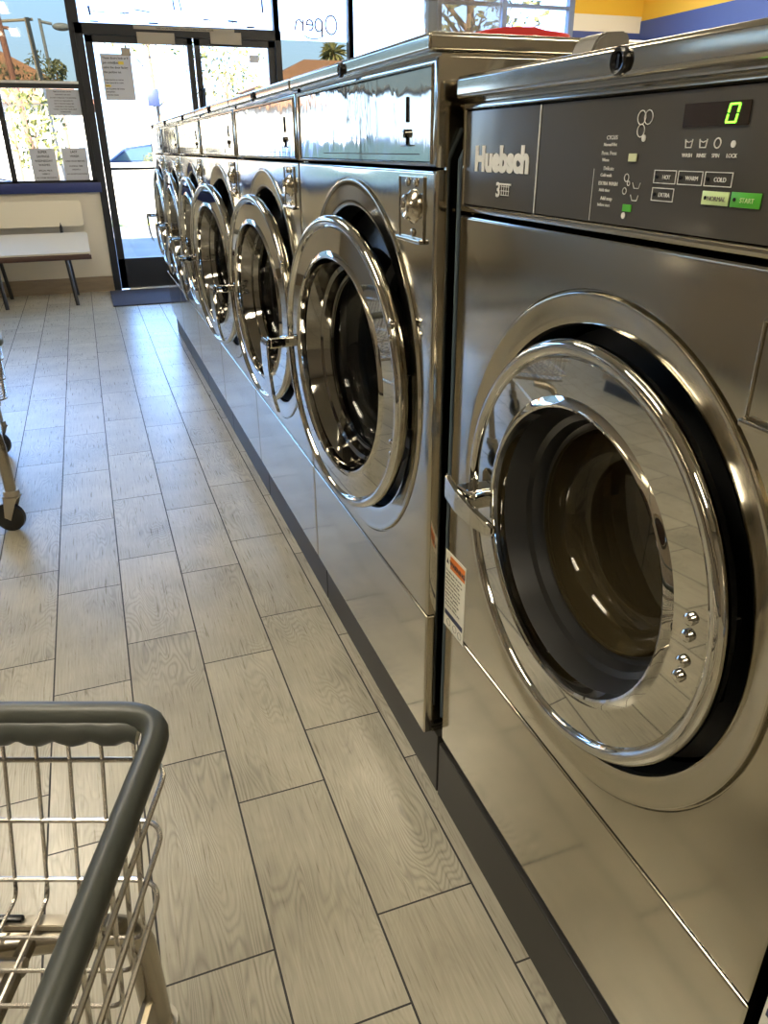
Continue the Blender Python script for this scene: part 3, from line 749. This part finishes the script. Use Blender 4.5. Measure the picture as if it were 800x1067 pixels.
# ------------------------------------------------------------------ signs in the windows
def sign(name, x0, x1, z0, z1, lines, label, cat='sign', m=paper, y=YW - .004, inkm=ink, tilt=0):
    cx, czz = (x0 + x1) / 2, (z0 + z1) / 2
    e = bmesh.new(); box(e, (x0 - cx, -.0006, z0 - czz), (x1 - cx, .0006, z1 - czz))
    o = new_obj(name, e, m, None, (cx, y, czz), smooth=False); tag(o, label, cat)
    for (s, z, size, al, mm, hl) in lines:
        if hl:
            b = bmesh.new(); box(b, (hl[0] - cx, -.001, z - czz - .004), (hl[1] - cx, -.0006, z - czz + size * .8)); new_obj('highlight', b, yellow_ink, o, smooth=False)
        t = text_obj('lettering', s, (0 if al == 'CENTER' else (x0 + .015 - cx), -.0012, z - czz), size, mm or inkm, face=FY, parent=o, align=al, bold=size * .02)
    return o
GI = YW + .028
sign('window_notice', -.863, -.655, .955, 1.226, [('SUPER', 1.190, .026, 'CENTER', None, None), ('SAVINGS', 1.155, .026, 'CENTER', None, None), ('WEDNESDAY', 1.120, .024, 'CENTER', None, None), ('WASHES', 1.088, .024, 'CENTER', None, None),
      ('SPECIAL PRICE', 1.045, .017, 'CENTER', None, None), ('WEEKLY', 1.018, .017, 'CENTER', None, None), ('NO OTHER DISCOUNTS', .988, .015, 'CENTER', None, None)],
     'left of the two grey paper notices at the bottom of the left window', y=GI)
sign('window_notice', -.603, -.397, .955, 1.229, [('LAST', 1.190, .026, 'CENTER', None, None), ('WASH', 1.155, .026, 'CENTER', None, None), ('ONE HOUR BEFORE', 1.118, .018, 'CENTER', None, None), ('CLOSING TIME', 1.078, .017, 'CENTER', None, None),
      ('NIGHTLY', 1.050, .017, 'CENTER', None, None), ('NO EXCEPTIONS PLEASE', 1.015, .015, 'CENTER', None, None)],
     'right of the two grey paper notices low in the left window, beside the door', y=GI)
sign('window_notice', -.645, -.380, 1.484, 1.682, [('Please do not leave children', 1.66, .013, 'CENTER', None, None), ('unattended in the store', 1.638, .013, 'CENTER', None, None), ('DO NOT OVERLOAD THE MACHINES', 1.614, .0125, 'CENTER', None, None),
      ('we are not responsible for', 1.592, .014, 'CENTER', None, None), ('lost or damaged clothes left', 1.570, .014, 'CENTER', None, None), ('unattended in the machines', 1.548, .014, 'CENTER', None, None), ('THANK YOU FOR YOUR HELP', 1.526, .014, 'CENTER', None, None), ('THE MANAGER', 1.506, .013, 'CENTER', None, None)],
     'grey paper notice at the top of the left window beside the door frame', y=GI)
sign('door_notice', -.163, .090, 1.604, 1.955, [('These doors lock at 9', 1.915, .024, 'LEFT', None, None), ('pm nightly', 1.88, .024, 'LEFT', None, None), ('Exit', 1.88, .024, 'CENTER', None, (-.02, .025)), ('using the door facing', 1.845, .024, 'LEFT', None, None), ('the parking lot', 1.81, .024, 'LEFT', None, None),
      ('Estas puertas se cierran', 1.755, .016, 'LEFT', None, None), ('a las nueve de la noche', 1.732, .016, 'LEFT', None, None), ('Salga', 1.709, .016, 'LEFT', None, (-.15, -.105)), ('por la puerta del frente', 1.686, .016, 'LEFT', None, None), ('del parking', 1.663, .016, 'LEFT', None, None), ('muchas gracias', 1.640, .016, 'LEFT', None, None)],
     'tall white notice with yellow highlights taped on the left glass door', y=YW + .012)
bm = bmesh.new(); box(bm, (.016, -.0005, -.03), (.095, .0005, .03)); tag(new_obj('tape_piece', bm, tan_tape, None, (0, YW + .0095, 1.972)), 'tan square of tape holding the notice on the left glass door', 'tape')
bm = bmesh.new(); box(bm, (1.123, -.0005, -.03), (1.212, .0005, .03)); tag(new_obj('door_sticker', bm, paper, None, (0, YW + .012, 1.946)), 'small grey sticker high on the right glass door', 'sticker')
bm = bmesh.new(); box(bm, (.16, -.004, 2.03), (.475, 0, 2.118)); tag(new_obj('header_sign', bm, tan_tape, None, (0, YW - .021, 0)), 'short tan sign plate on the black frame above the left glass door', 'sign')
bm = bmesh.new(); box(bm, (.784, -.004, 2.048), (1.058, 0, 2.14)); tag(new_obj('header_sign', bm, tan_tape, None, (0, YW - .021, 0)), 'tan sign plate on the black frame above the right glass door', 'sign')
hs = sign('header_strip', .14, 1.0, 2.138, 2.165, [('THESE DOORS TO REMAIN UNLOCKED DURING BUSINESS HOURS', 2.144, .0165, 'CENTER', None, None)], 'long thin tan lettered strip above the two glass doors', m=tan_tape, y=YW - .027)
# white banners behind the glass
def banner(x0, x1, z0, z1, label):
    bm = bmesh.new(); box(bm, (x0, YW + .060, z0), (x1, YW + .062, z1)); return tag(new_obj('window_banner', bm, banner_m, None, smooth=False), label, 'banner')
banner(-.29, 1.37, 2.18, LT - .03, 'white backlit banner with black marks filling the window above the glass doors')
tb = bpy.data.objects['window_banner']
bm = bmesh.new()
y = YW + .056
for a, b_, r in [((-.195, 2.30), (-.19, 2.235), .010), ((-.17, 2.262), (-.07, 2.262), .004), ((.05, 2.256), (.13, 2.262), .005), ((.17, 2.290), (.30, 2.275), .005), ((-.07, 2.26), (-.02, 2.20), .002),
               ((.50, 2.41), (.51, 2.30), .007), ((.55, 2.41), (.57, 2.29), .006), ((.742, 2.240), (.84, 2.235), .006), ((.965, 2.237), (1.05, 2.232), .008), ((.84, 2.40), (.875, 2.19), .003),
               ((1.0, 2.4), (1.01, 2.19), .003), ((1.28, 2.42), (1.285, 2.31), .009), ((0.0, 2.41), (.12, 2.2), .0025), ((.28, 2.195), (.36, 2.195), .007), ((1.13, 2.195), (1.2, 2.195), .008), ((-.2, 2.192), (-.13, 2.192), .006)]:
    tube(bm, [(a[0], y, a[1]), (b_[0], y, b_[1])], r, 6)
new_obj('painted_marks', bm, navy, tb)
bn = banner(1.425, 2.07, 2.105, LT - .03, 'white backlit banner with handwritten Open in the window right of the doors')
banner(2.13, 2.86, .97, LT - .03, 'tall plain white backlit banner covering the second window right of the doors')
# handwritten, mirrored "Open" circled in an oval
def stroke(bm, pts, r=.007): tube(bm, [(px_, YW + .056, pz_) for px_, pz_ in pts], r, 6)
def el(cx, cz_, rx, rz, a0, a1, n=18): return [(cx + rx * math.cos(math.radians(a0 + (a1 - a0) * k / n)), cz_ + rz * math.sin(math.radians(a0 + (a1 - a0) * k / n))) for k in range(n + 1)]
bm = bmesh.new()
stroke(bm, el(1.92, 2.24, .055, .075, 0, 360)); stroke(bm, el(1.80, 2.235, .035, .05, 0, 360)); stroke(bm, [(1.835, 2.27), (1.832, 2.19), (1.828, 2.14)])
stroke(bm, [(1.745, 2.235), (1.685, 2.235)] + el(1.715, 2.232, .032, .042, 180, -110)); stroke(bm, [(1.655, 2.27), (1.648, 2.185)]); stroke(bm, [(1.65, 2.24), (1.62, 2.275), (1.59, 2.26), (1.575, 2.19)])
new_obj('handwriting', bm, red_ink, bn)
bm = bmesh.new(); stroke(bm, el(1.75, 2.235, .2, .11, 25, 170), .003); new_obj('handwriting', bm, red_ink, bn)
bm = bmesh.new(); stroke(bm, el(1.75, 2.175, .10, .05, 200, 350), .005); new_obj('underline', bm, blue_stripe, bn)

# ------------------------------------------------------------------ laundry carts
def make_cart(label, loc, rz):
    root = empty('laundry_cart', loc, rz, label, 'cart', 'wire laundry carts')
    HX, HY, ZR = .30, .44, .66
    def loop(hx, hy, z, rad=.04): return round_path([(hx, hy, z), (-hx, hy, z), (-hx, -hy, z), (hx, -hy, z)], rad, 6, closed=True)
    lp = loop(HX, HY, ZR, .05); bm = bmesh.new(); tube(bm, lp, [.0092 + .0053 * max(0, min(1, (abs(p.y) - .12) / .32)) for p in lp], 14, closed=True); new_obj('bumper_rim', bm, vinyl, root)
    bm = bmesh.new(); gx = [-.272 + .544 * k / 60 for k in range(61)]                  # finger grip with shallow lobes under the far bar
    tube(bm, [(x, HY - .009, ZR - .013 - .0018 * math.cos(x / .040 * 2 * PI)) for x in gx], [.0155 + .0016 * math.cos(x / .040 * 2 * PI) for x in gx], 12); new_obj('grip', bm, vinyl, root)
    prof = [(0, .650), (.010, .605), (.031, .535), (.052, .465), (.058, .444)]     # (inset from the end, z), concave sloping end walls
    for ins, z, e in ((.010, .605, .003), (.031, .535, -.004), (.052, .465, -.011)):
        bm = bmesh.new(); tube(bm, loop(HX - .003 + e, HY - ins, z, .035), .0031, 8, closed=True); new_obj('basket_wire', bm, wire_m, root)
    x = HX - .039
    while x > -HX + .02:                                                           # lengthwise wires: end wall, floor, end wall
        bm = bmesh.new()
        up = [(x, HY - i, z) for i, z in prof]; dn = [(x, -HY + i, z) for i, z in reversed(prof)]
        tube(bm, round_path(up + dn, .012, 3), .0025, 6); x -= .0364; new_obj('lengthwise_wire', bm, wire_m, root)
    y = HY - .110
    while y > -HY + .09:                                                           # cross wires: side wall, floor, side wall
        bm = bmesh.new()
        tube(bm, round_path([(HX - .002, y, .655), (HX - .022, y, .446), (-HX + .022, y, .446), (-HX + .002, y, .655)], .015, 4), .0025, 6); y -= .036; new_obj('cross_wire', bm, wire_m, root)
    for sy in (-1, 1):
        bm = bmesh.new()
        prism(bm, [(sy * (HY - .091), .430), (sy * (HY - .076), .430), (sy * (HY - .076), .439), (sy * (HY - .091), .439)], -HX + .03, HX - .07, 'x', .001)
        o = new_obj('cross_bar', bm, galv, root)
        if sy == 1:
            bm = bmesh.new(); box(bm, (.06, HY - .088, .438), (.135, HY - .080, .445), .003); new_obj('latch', bm, plastic_blk, o)
    LXc, LYc = HX - .069, HY - .027
    for sx in (-1, 1):
        for sy in (-1, 1):
            bm = bmesh.new()
            tube(bm, round_path([(sx * .08, sy * (LYc - .07), .415), (sx * (LXc - .03), sy * (LYc - .045), .405), (sx * LXc, sy * LYc, .34), (sx * LXc, sy * LYc, .15)], .09, 8), .0185, 12)
            leg = new_obj('leg', bm, tube_m, root)
            R_c = Matrix.Translation((sx * LXc, sy * LYc, 0)) @ Matrix.Rotation(math.radians(62), 4, 'Z')
            b = bmesh.new()
            lathe_z(b, [(.155, .0), (.155, .026), (.138, .027), (.130, .019), (.124, 0)], 0, 0)
            for q in (-1, 1): prism(b, [(-.024, .134), (.024, .134), (.034, .055), (.014, .045)], q * .018 - .0015, q * .018 + .0015, 'x')
            box(b, (-.0195, -.026, .128), (.0195, .026, .135), .001)
            bm = bmesh.new(); merge(bm, b, R_c); new_obj('caster_fork', bm, galv, leg)
            b = bmesh.new(); lathe_x(b, [(-.013, .010), (-.013, .042), (-.009, .052), (.009, .052), (.013, .042), (.013, .010)], .024, .052, 32, close=True)
            bm = bmesh.new(); merge(bm, b, R_c); wh = new_obj('wheel', bm, rubber, leg)
    for sx in (-1, 1):
        bm = bmesh.new(); tube(bm, [(sx * .14, -LYc + .05, .418), (sx * .14, LYc - .05, .418)], .010, 8); new_obj('rail', bm, tube_m, root)
        bm = bmesh.new(); tube(bm, [(sx * LXc, -LYc, .22), (sx * LXc, LYc, .22)], .009, 8); new_obj('rail', bm, tube_m, root)
    for sy in (-1, 1):
        bm = bmesh.new(); tube(bm, [(-.15, sy * (LYc - .1), .422), (.15, sy * (LYc - .1), .422)], .010, 8); new_obj('rail', bm, tube_m, root)
    return root
def lathe_z(bm, prof, cx, cy, n=20):
    rings = []
    for z, r in prof:
        rings.append([bm.verts.new((cx, cy, z))] if r < 1e-6 else [bm.verts.new((cx + r * math.cos(2 * PI * k / n), cy + r * math.sin(2 * PI * k / n), z)) for k in range(n)])
    for a, b in zip(rings[:-1], rings[1:]):
        for k in range(n):
            k2 = (k + 1) % n
            if len(a) == 1: bm.faces.new((a[0], b[k], b[k2]))
            elif len(b) == 1: bm.faces.new((a[k], b[0], a[k2]))
            else: bm.faces.new((a[k], b[k], b[k2], a[k2]))
def cart_at(cx, cy_, deg, far):
    a = math.radians(deg); X = Vector((math.cos(a), math.sin(a), 0)); Y = Vector((-math.sin(a), math.cos(a), 0))
    return Vector((cx, cy_, 0)) - X * .30 - Y * .44 * far
cart = make_cart('wire laundry cart with dark grey bumper rim in the lower left foreground', cart_at(-.479, -.386, -20.5, 1), math.radians(-20.5))
cart2 = copy_tree(cart); cart2.location = cart_at(-.80, 1.60, 7.1, -1); cart2.rotation_euler = (0, 0, math.radians(7.1))
tag(cart2, 'wire laundry cart at the left frame edge, only its wheel and rim showing', 'cart', 'wire laundry carts')

# ------------------------------------------------------------------ outdoors
conc = noisy(mat('pale_concrete', (.17, .165, .155), .8), nscale=1.5, c1=(.15, .145, .135), c2=(.20, .195, .185))
asph = mat('asphalt', (.16, .165, .18), .85)
grass_m = noisy(mat('dry_grass', (.28, .30, .10), .9), nscale=12, c1=(.22, .26, .07), c2=(.42, .38, .18))
bm = bmesh.new(); box(bm, (-30, YW + .1, -.14), (40, 16.5, -.04)); struct('ground_sidewalk', bm, conc)
bm = bmesh.new(); box(bm, (-30, 16.5, -.16), (40, 26, -.10)); struct('ground_road', bm, asph)
bm = bmesh.new(); box(bm, (-40, 26, -.14), (60, 70, -.04)); struct('ground_far', bm, conc)
bm = bmesh.new(); box(bm, (-3, 14.2, -.06), (3, 15.3, -.01), .02); tag(new_obj('grass_strip', bm, grass_m), 'strip of dry grass beside the road outside the doors', 'grass', kind='stuff')
leaf_m = noisy(mat('olive_leaves', (.1, .11, .02), .8), nscale=40, c1=(.06, .075, .012), c2=(.22, .19, .04))
dleaf_m = noisy(mat('dark_leaves', (.05, .06, .02), .7), nscale=40, c1=(.04, .05, .015), c2=(.16, .14, .05))
bark = mat('bark', (.16, .10, .06), .9)
pole_m = mat('wood_pole', (.17, .07, .045), .85)
metal_pole = mat('street_metal', (.12, .12, .12), .6)
def blob_leaves(bm, c, rad, n, s, flat=1.0):
    for _ in range(n):
        while True:
            d = Vector((random.uniform(-1, 1), random.uniform(-1, 1), random.uniform(-1, 1)))
            if d.length < 1: break
        p = Vector(c) + Vector((d.x * rad[0], d.y * rad[1], d.z * rad[2]))
        a = Vector((random.gauss(0, 1), random.gauss(0, 1), random.gauss(0, 1))).normalized(); b = a.orthogonal().normalized()
        q = s * random.uniform(.6, 1.3)
        vs = [bm.verts.new(p - a * q), bm.verts.new(p + b * q * .45 ), bm.verts.new(p + a * q), bm.verts.new(p - b * q * .45)]
        bm.faces.new(vs)
def tree(name, base, hgt, crown, n, s, label, lm=leaf_m, tr=.06, lean=(0, 0), group=None, cat='tree'):
    t = empty(name, base, 0, label, cat, group)
    bm = bmesh.new()
    top = Vector((lean[0], lean[1], hgt)); tube(bm, [(0, 0, 0), tuple(top * .5), tuple(top)], [tr, tr * .8, tr * .4], 8)
    for k in range(6):
        a = k * 1.05; st_ = top * (.55 + .06 * k); tube(bm, [tuple(st_), tuple(st_ + Vector((math.cos(a) * crown[0] * .35, math.sin(a) * crown[1] * .35, crown[2] * .3))), tuple(st_ + Vector((math.cos(a) * crown[0] * .8, math.sin(a) * crown[1] * .8, crown[2] * .55)))], [tr * .4, tr * .25, tr * .1], 6)
    new_obj('trunk', bm, bark, t)
    bm = bmesh.new(); blob_leaves(bm, tuple(top), crown, n, s); new_obj('foliage', bm, lm, t, smooth=False)
    return t
tree('tree', (-.98, 11.6, -.05), 1.55, (.42, .4, .62), 420, .05, 'small yellow green tree outside the left window', tr=.03)
tree('tree', (.95, 13.2, -.05), 3.4, (1.0, .8, .9), 300, .06, 'thin sapling outside the left glass door', tr=.035, lean=(-.15, 0))
tree('tree', (2.15, 14.0, -.05), 2.6, (.7, .5, .8), 420, .06, 'yellow green tree outside the right glass door', tr=.04)
tree('tree', (6.3, 13.0, -.05), 4.2, (1.7, 1.2, 1.7), 1500, .10, 'brown leafy tree outside the window right of the dark post', lm=dleaf_m, tr=.12)
for (x, y, z, r, lab) in ((-1.75, 20, 2.75, (.45, .4, .32), 'left dark shrub above the orange roof in the tinted window'), (-.98, 22, 3.0, (.42, .4, .45), 'middle dark shrub above the orange roof in the tinted window'), (-.62, 18.6, 2.75, (.22, .3, .25), 'right dark shrub above the orange roof in the tinted window')):
    tree('shrub', (x, y, -.05), z, r, 170, .06, lab, lm=dleaf_m, tr=.04, cat='shrub')
def pole(name, base, top, r, label, arms, m=pole_m):
    e = empty(name, base, 0, label, 'pole')
    B = Vector(base); bm = bmesh.new(); tube(bm, [(0, 0, 0), tuple(Vector(top) - B)], [r, r * .8], 10); new_obj('post', bm, m, e)
    for a, b_, rr in arms:
        bm = bmesh.new(); tube(bm, [tuple(Vector(a) - B), tuple(Vector(b_) - B)], rr, 8); new_obj('crossarm', bm, m, e)
    return e
pole('utility_pole', (-1.30, 19, -.05), (-1.72, 19, 5.5), .075, 'leaning reddish utility pole at the left edge of the tinted window', [((-2.2, 19, 3.55), (-1.4, 19, 3.5), .03)])
pole('utility_pole', (-.85, 21, -.05), (-1.08, 21, 3.95), .07, 'pale utility pole left of the street lamp in the tinted window', [((-1.7, 21, 3.85), (-.95, 21, 3.92), .03)], mat('pale_pole', (.22, .17, .12), .8))
tree('shrub', (1.35, 19.2, -.05), .95, (.5, .3, .3), 500, .05, 'low green bush in front of the blue car', lm=dleaf_m, tr=.03, cat='shrub')
sl = pole('street_lamp', (-.62, 20.3, -.05), (-.80, 20.3, 3.85), .045, 'street lamp with a drooping head in the tinted window', [((-.80, 20.3, 3.8), (-.55, 20.3, 3.76), .03)], metal_pole)
bm = bmesh.new(); bmesh.ops.create_uvsphere(bm, u_segments=16, v_segments=10, radius=1)
for v in bm.verts: v.co = Vector((v.co.x * .20 + .26, v.co.y * .12, v.co.z * .08 + 3.76))
new_obj('lamp_head', bm, metal_pole, sl)
roof_m = noisy(mat('terracotta_roof', (.55, .2, .07), .8), (1, 1, 8), 5, c1=(.19, .085, .04), c2=(.30, .14, .065))
glaz_m = mat('house_glazing', (.4, .42, .44), .2)
stucco = mat('pale_stucco', (.7, .62, .5), .8)
def house(x0, x1, y0, y1, zw, zr, label, rm=roof_m, ov=.3, wm=stucco):
    cx, cy_ = (x0 + x1) / 2, (y0 + y1) / 2
    h = empty('house', (cx, cy_, -.05), 0, label, 'house')
    bm = bmesh.new(); box(bm, (x0 - cx, y0 - cy_, 0), (x1 - cx, y1 - cy_, zw)); new_obj('wall', bm, wm, h)
    bm = bmesh.new(); b = [bm.verts.new(p) for p in ((x0 - cx - ov, y0 - cy_ - ov, zw), (x1 - cx + ov, y0 - cy_ - ov, zw), (x1 - cx + ov, y1 - cy_ + ov, zw), (x0 - cx - ov, y1 - cy_ + ov, zw))]
    rl = min(x1 - x0, y1 - y0) / 2
    t = [bm.verts.new((x0 - cx + rl, 0, zr)), bm.verts.new((x1 - cx - rl, 0, zr))]
    bm.faces.new(b); bm.faces.new((b[0], b[1], t[1], t[0])); bm.faces.new((b[1], b[2], t[1])); bm.faces.new((b[2], b[3], t[0], t[1])); bm.faces.new((b[3], b[0], t[0]))
    new_obj('roof', bm, rm, h, smooth=False)
    for k in range(2):
        xx_ = (x0 - cx) * .5 + k * (x1 - x0) * .5; bm = bmesh.new(); box(bm, (xx_ - .4, y0 - cy_ - .03, .9), (xx_ + .4, y0 - cy_ + .02, 1.7)); f_ = new_obj('window_frame', bm, wall_white, h)
        bm = bmesh.new(); box(bm, (xx_ - .36, y0 - cy_ - .04, .94), (xx_ + .36, y0 - cy_ - .03, 1.66)); new_obj('glazing', bm, glaz_m, f_)
    return h
house(-6, .05, 23, 28, 2.35, 3.95, 'house with orange tiled roof beyond the tinted left window')
house(4.6, 9.4, 22, 25, 2.75, 3.57, 'house with orange brown roof behind the palm right of the doors')
house(3.4, 5.2, 15.5, 19, 1.4, 2.35, 'low shed with pale blue roof outside the right glass door', rm=mat('blue_grey_roof', (.03, .045, .10), .7), ov=.1)
# palm
pl = empty('palm_tree', (8.5, 28.5, -.05), 0, 'palm tree with spiky fronds behind the roof right of the doors', 'palm tree')
bm = bmesh.new(); tube(bm, [(0, 0, 0), (.03, 0, 2.5), (0, 0, 4.2)], [.16, .13, .14], 10); new_obj('trunk', bm, bark, pl)
bm = bmesh.new()
for k in range(90):
    a = random.uniform(0, 2 * PI); e_ = random.uniform(-.9, 1.4); d = Vector((math.cos(a) * math.cos(e_), math.sin(a) * math.cos(e_), math.sin(e_))); ln = random.uniform(.45, .62)
    s = d.cross(Vector((0, 0, 1))).normalized() * .05; p0 = Vector((0, 0, 4.28)); p1 = p0 + d * ln * .6; p2 = p0 + d * ln + Vector((0, 0, -.12))
    bm.faces.new([bm.verts.new(p0 - s * .3), bm.verts.new(p1 - s), bm.verts.new(p2), bm.verts.new(p1 + s), bm.verts.new(p0 + s * .3)])
new_obj('fronds', bm, noisy(mat('palm_leaves', (.16, .16, .06), .7), nscale=5, c1=(.12, .13, .04), c2=(.28, .24, .1)), pl, smooth=False)
# parked cars
car_paint = mat('blue_car_paint', (.010, .028, .085), .6, 0, Specular_IOR_Level=.15); car_glass = mat('car_glass', (.035, .07, .085), .5, 0, Specular_IOR_Level=.15)
def car(label, cx, cy_, m):
    c = empty('car', (cx, cy_, -.10), 0, label, 'car')
    prof = [(-2.2, .35), (-2.2, .85), (-2.05, .98), (-1.5, 1.36), (-.6, 1.47), (.4, 1.42), (1.1, 1.0), (2.1, .85), (2.2, .4), (2.0, .28), (-2.0, .28)]
    bm = bmesh.new()
    for s0, s1 in ((-.85, .85),):
        prism(bm, prof, s0, s1, 'y', .05)
    new_obj('body', bm, m, c)
    for sgn in (-1, 1):
        for pts in ([(-1.95, 1.0), (-1.46, 1.31), (-.65, 1.41), (-.65, 1.0)], [(-.58, 1.0), (-.58, 1.41), (.35, 1.36), (.9, 1.02)]):
            bm = bmesh.new(); prism(bm, pts, sgn * .853 - .006, sgn * .853 + .006, 'y'); new_obj('side_window', bm, car_glass, c)
        for x in (-1.35, 1.35):
            bm = bmesh.new(); b = bmesh.new(); lathe_x(b, [(-.1, .1), (-.1, .26), (-.07, .32), (.07, .32), (.1, .26), (.1, .1)], 0, 0, 28, close=True)
            merge(bm, b, Matrix.Translation((x, sgn * .78, .32)) @ Matrix.Rotation(PI / 2, 4, 'Z')); w = new_obj('wheel', bm, rubber, c)
            bm = bmesh.new(); b = bmesh.new(); lathe_x(b, [(-.09, .2), (-.1, .18), (-.08, .05), (-.09, 0)], 0, 0, 20); lathe_x(b, [(.09, .2), (.1, .18), (.08, .05), (.09, 0)], 0, 0, 20)
            merge(bm, b, Matrix.Translation((x, sgn * .78, .32)) @ Matrix.Rotation(PI / 2, 4, 'Z')); new_obj('hubcap', bm, galv, w)
    return c
car('blue hatchback parked across the street seen through the left glass door', 2.5, 26.6, car_paint)
car('grey blue car parked outside the lower left window', -3.3, 11.8, mat('grey_blue_paint', (.05, .09, .19), .3))
bm = bmesh.new(); box(bm, (-.3, 18.0, -.16), (3.3, 18.25, .95), .01); tag(new_obj('garden_wall', bm, stucco), 'low cream wall in front of the blue car across the street', 'wall')
bm = bmesh.new(); box(bm, (-.09, -.01, -.12), (.09, .01, .12), .005); b = new_obj('street_sign', bm, navy, None, (.80, 13.0, 1.95)); tag(b, 'small dark blue street sign outside the left glass door', 'sign')
bm = bmesh.new(); tube(bm, [(0, .02, -2.0), (0, .02, .2)], .02, 8); new_obj('sign_post', bm, metal_pole, b)

# ------------------------------------------------------------------ light
w = bpy.data.worlds.new('world'); scene.world = w; w.use_nodes = True; nt = w.node_tree
bg = nt.nodes['Background']; tcw = nt.nodes.new('ShaderNodeTexCoord'); sx_ = nt.nodes.new('ShaderNodeSeparateXYZ'); rp = nt.nodes.new('ShaderNodeValToRGB')
nt.links.new(tcw.outputs['Generated'], sx_.inputs[0]); nt.links.new(sx_.outputs[2], rp.inputs[0])
rp.color_ramp.elements[0].position = 0; rp.color_ramp.elements[0].color = (.40, .49, .55, 1)
rp.color_ramp.elements[1].position = .8; rp.color_ramp.elements[1].color = (.09, .18, .36, 1)
e_ = rp.color_ramp.elements.new(.22); e_.color = (.39, .77, 1.62, 1)
e_ = rp.color_ramp.elements.new(.5); e_.color = (.34, .62, 1.25, 1)
nt.links.new(rp.outputs[0], bg.inputs[0]); bg.inputs[1].default_value = 4.0
sun = bpy.data.lights.new('sun', 'SUN'); sun.energy = 22; sun.angle = .01; sun.color = (1, .93, .80)
so = bpy.data.objects.new('sun', sun); col.objects.link(so)
d = Vector((.5, 1.5, -1.0)).normalized()         # travels away from the shop front, so none comes in
so.rotation_euler = d.to_track_quat('-Z', 'Y').to_euler(); so.location = (0, 0, 12)
# daylight portals in the real window openings
for (x0, x1, z0, z1) in ((-3.6, -.34, .95, 2.92), (-.2, 1.3, .3, 2.05), (1.4, 4.4, .95, 2.92)):
    la = bpy.data.lights.new('window_portal', 'AREA'); la.shape = 'RECTANGLE'; la.size = x1 - x0; la.size_y = z1 - z0
    la.cycles.is_portal = True
    lo = bpy.data.objects.new('window_portal', la); col.objects.link(lo); lo.location = ((x0 + x1) / 2, YW + .2, (z0 + z1) / 2); lo.rotation_euler = (-PI / 2, 0, 0)

# ------------------------------------------------------------------ camera
cam = bpy.data.cameras.new('camera'); co = bpy.data.objects.new('camera', cam); col.objects.link(co)
cam.sensor_fit = 'HORIZONTAL'; cam.sensor_width = 36; cam.lens = 787.2532 / 800 * 36; cam.clip_start = .02; cam.clip_end = 300
ya, pi_, ro = math.radians(19.979), math.radians(25.760), math.radians(-.4036)
fw = Vector((math.sin(ya) * math.cos(pi_), math.cos(ya) * math.cos(pi_), -math.sin(pi_)))
r0 = Vector((math.cos(ya), -math.sin(ya), 0)); u0 = r0.cross(fw)
R_ = r0 * math.cos(ro) + u0 * math.sin(ro); U_ = -r0 * math.sin(ro) + u0 * math.cos(ro)
Mx = Matrix((R_, U_, -fw)).transposed().to_4x4(); Mx.translation = Vector((-.47475, -1.07633, 1.21629))
co.matrix_world = Mx
scene.camera = co
vs = scene.view_settings; vs.view_transform = 'Standard'; vs.look = 'None'; vs.exposure = 1.0; vs.gamma = 1; vs.use_curve_mapping = False
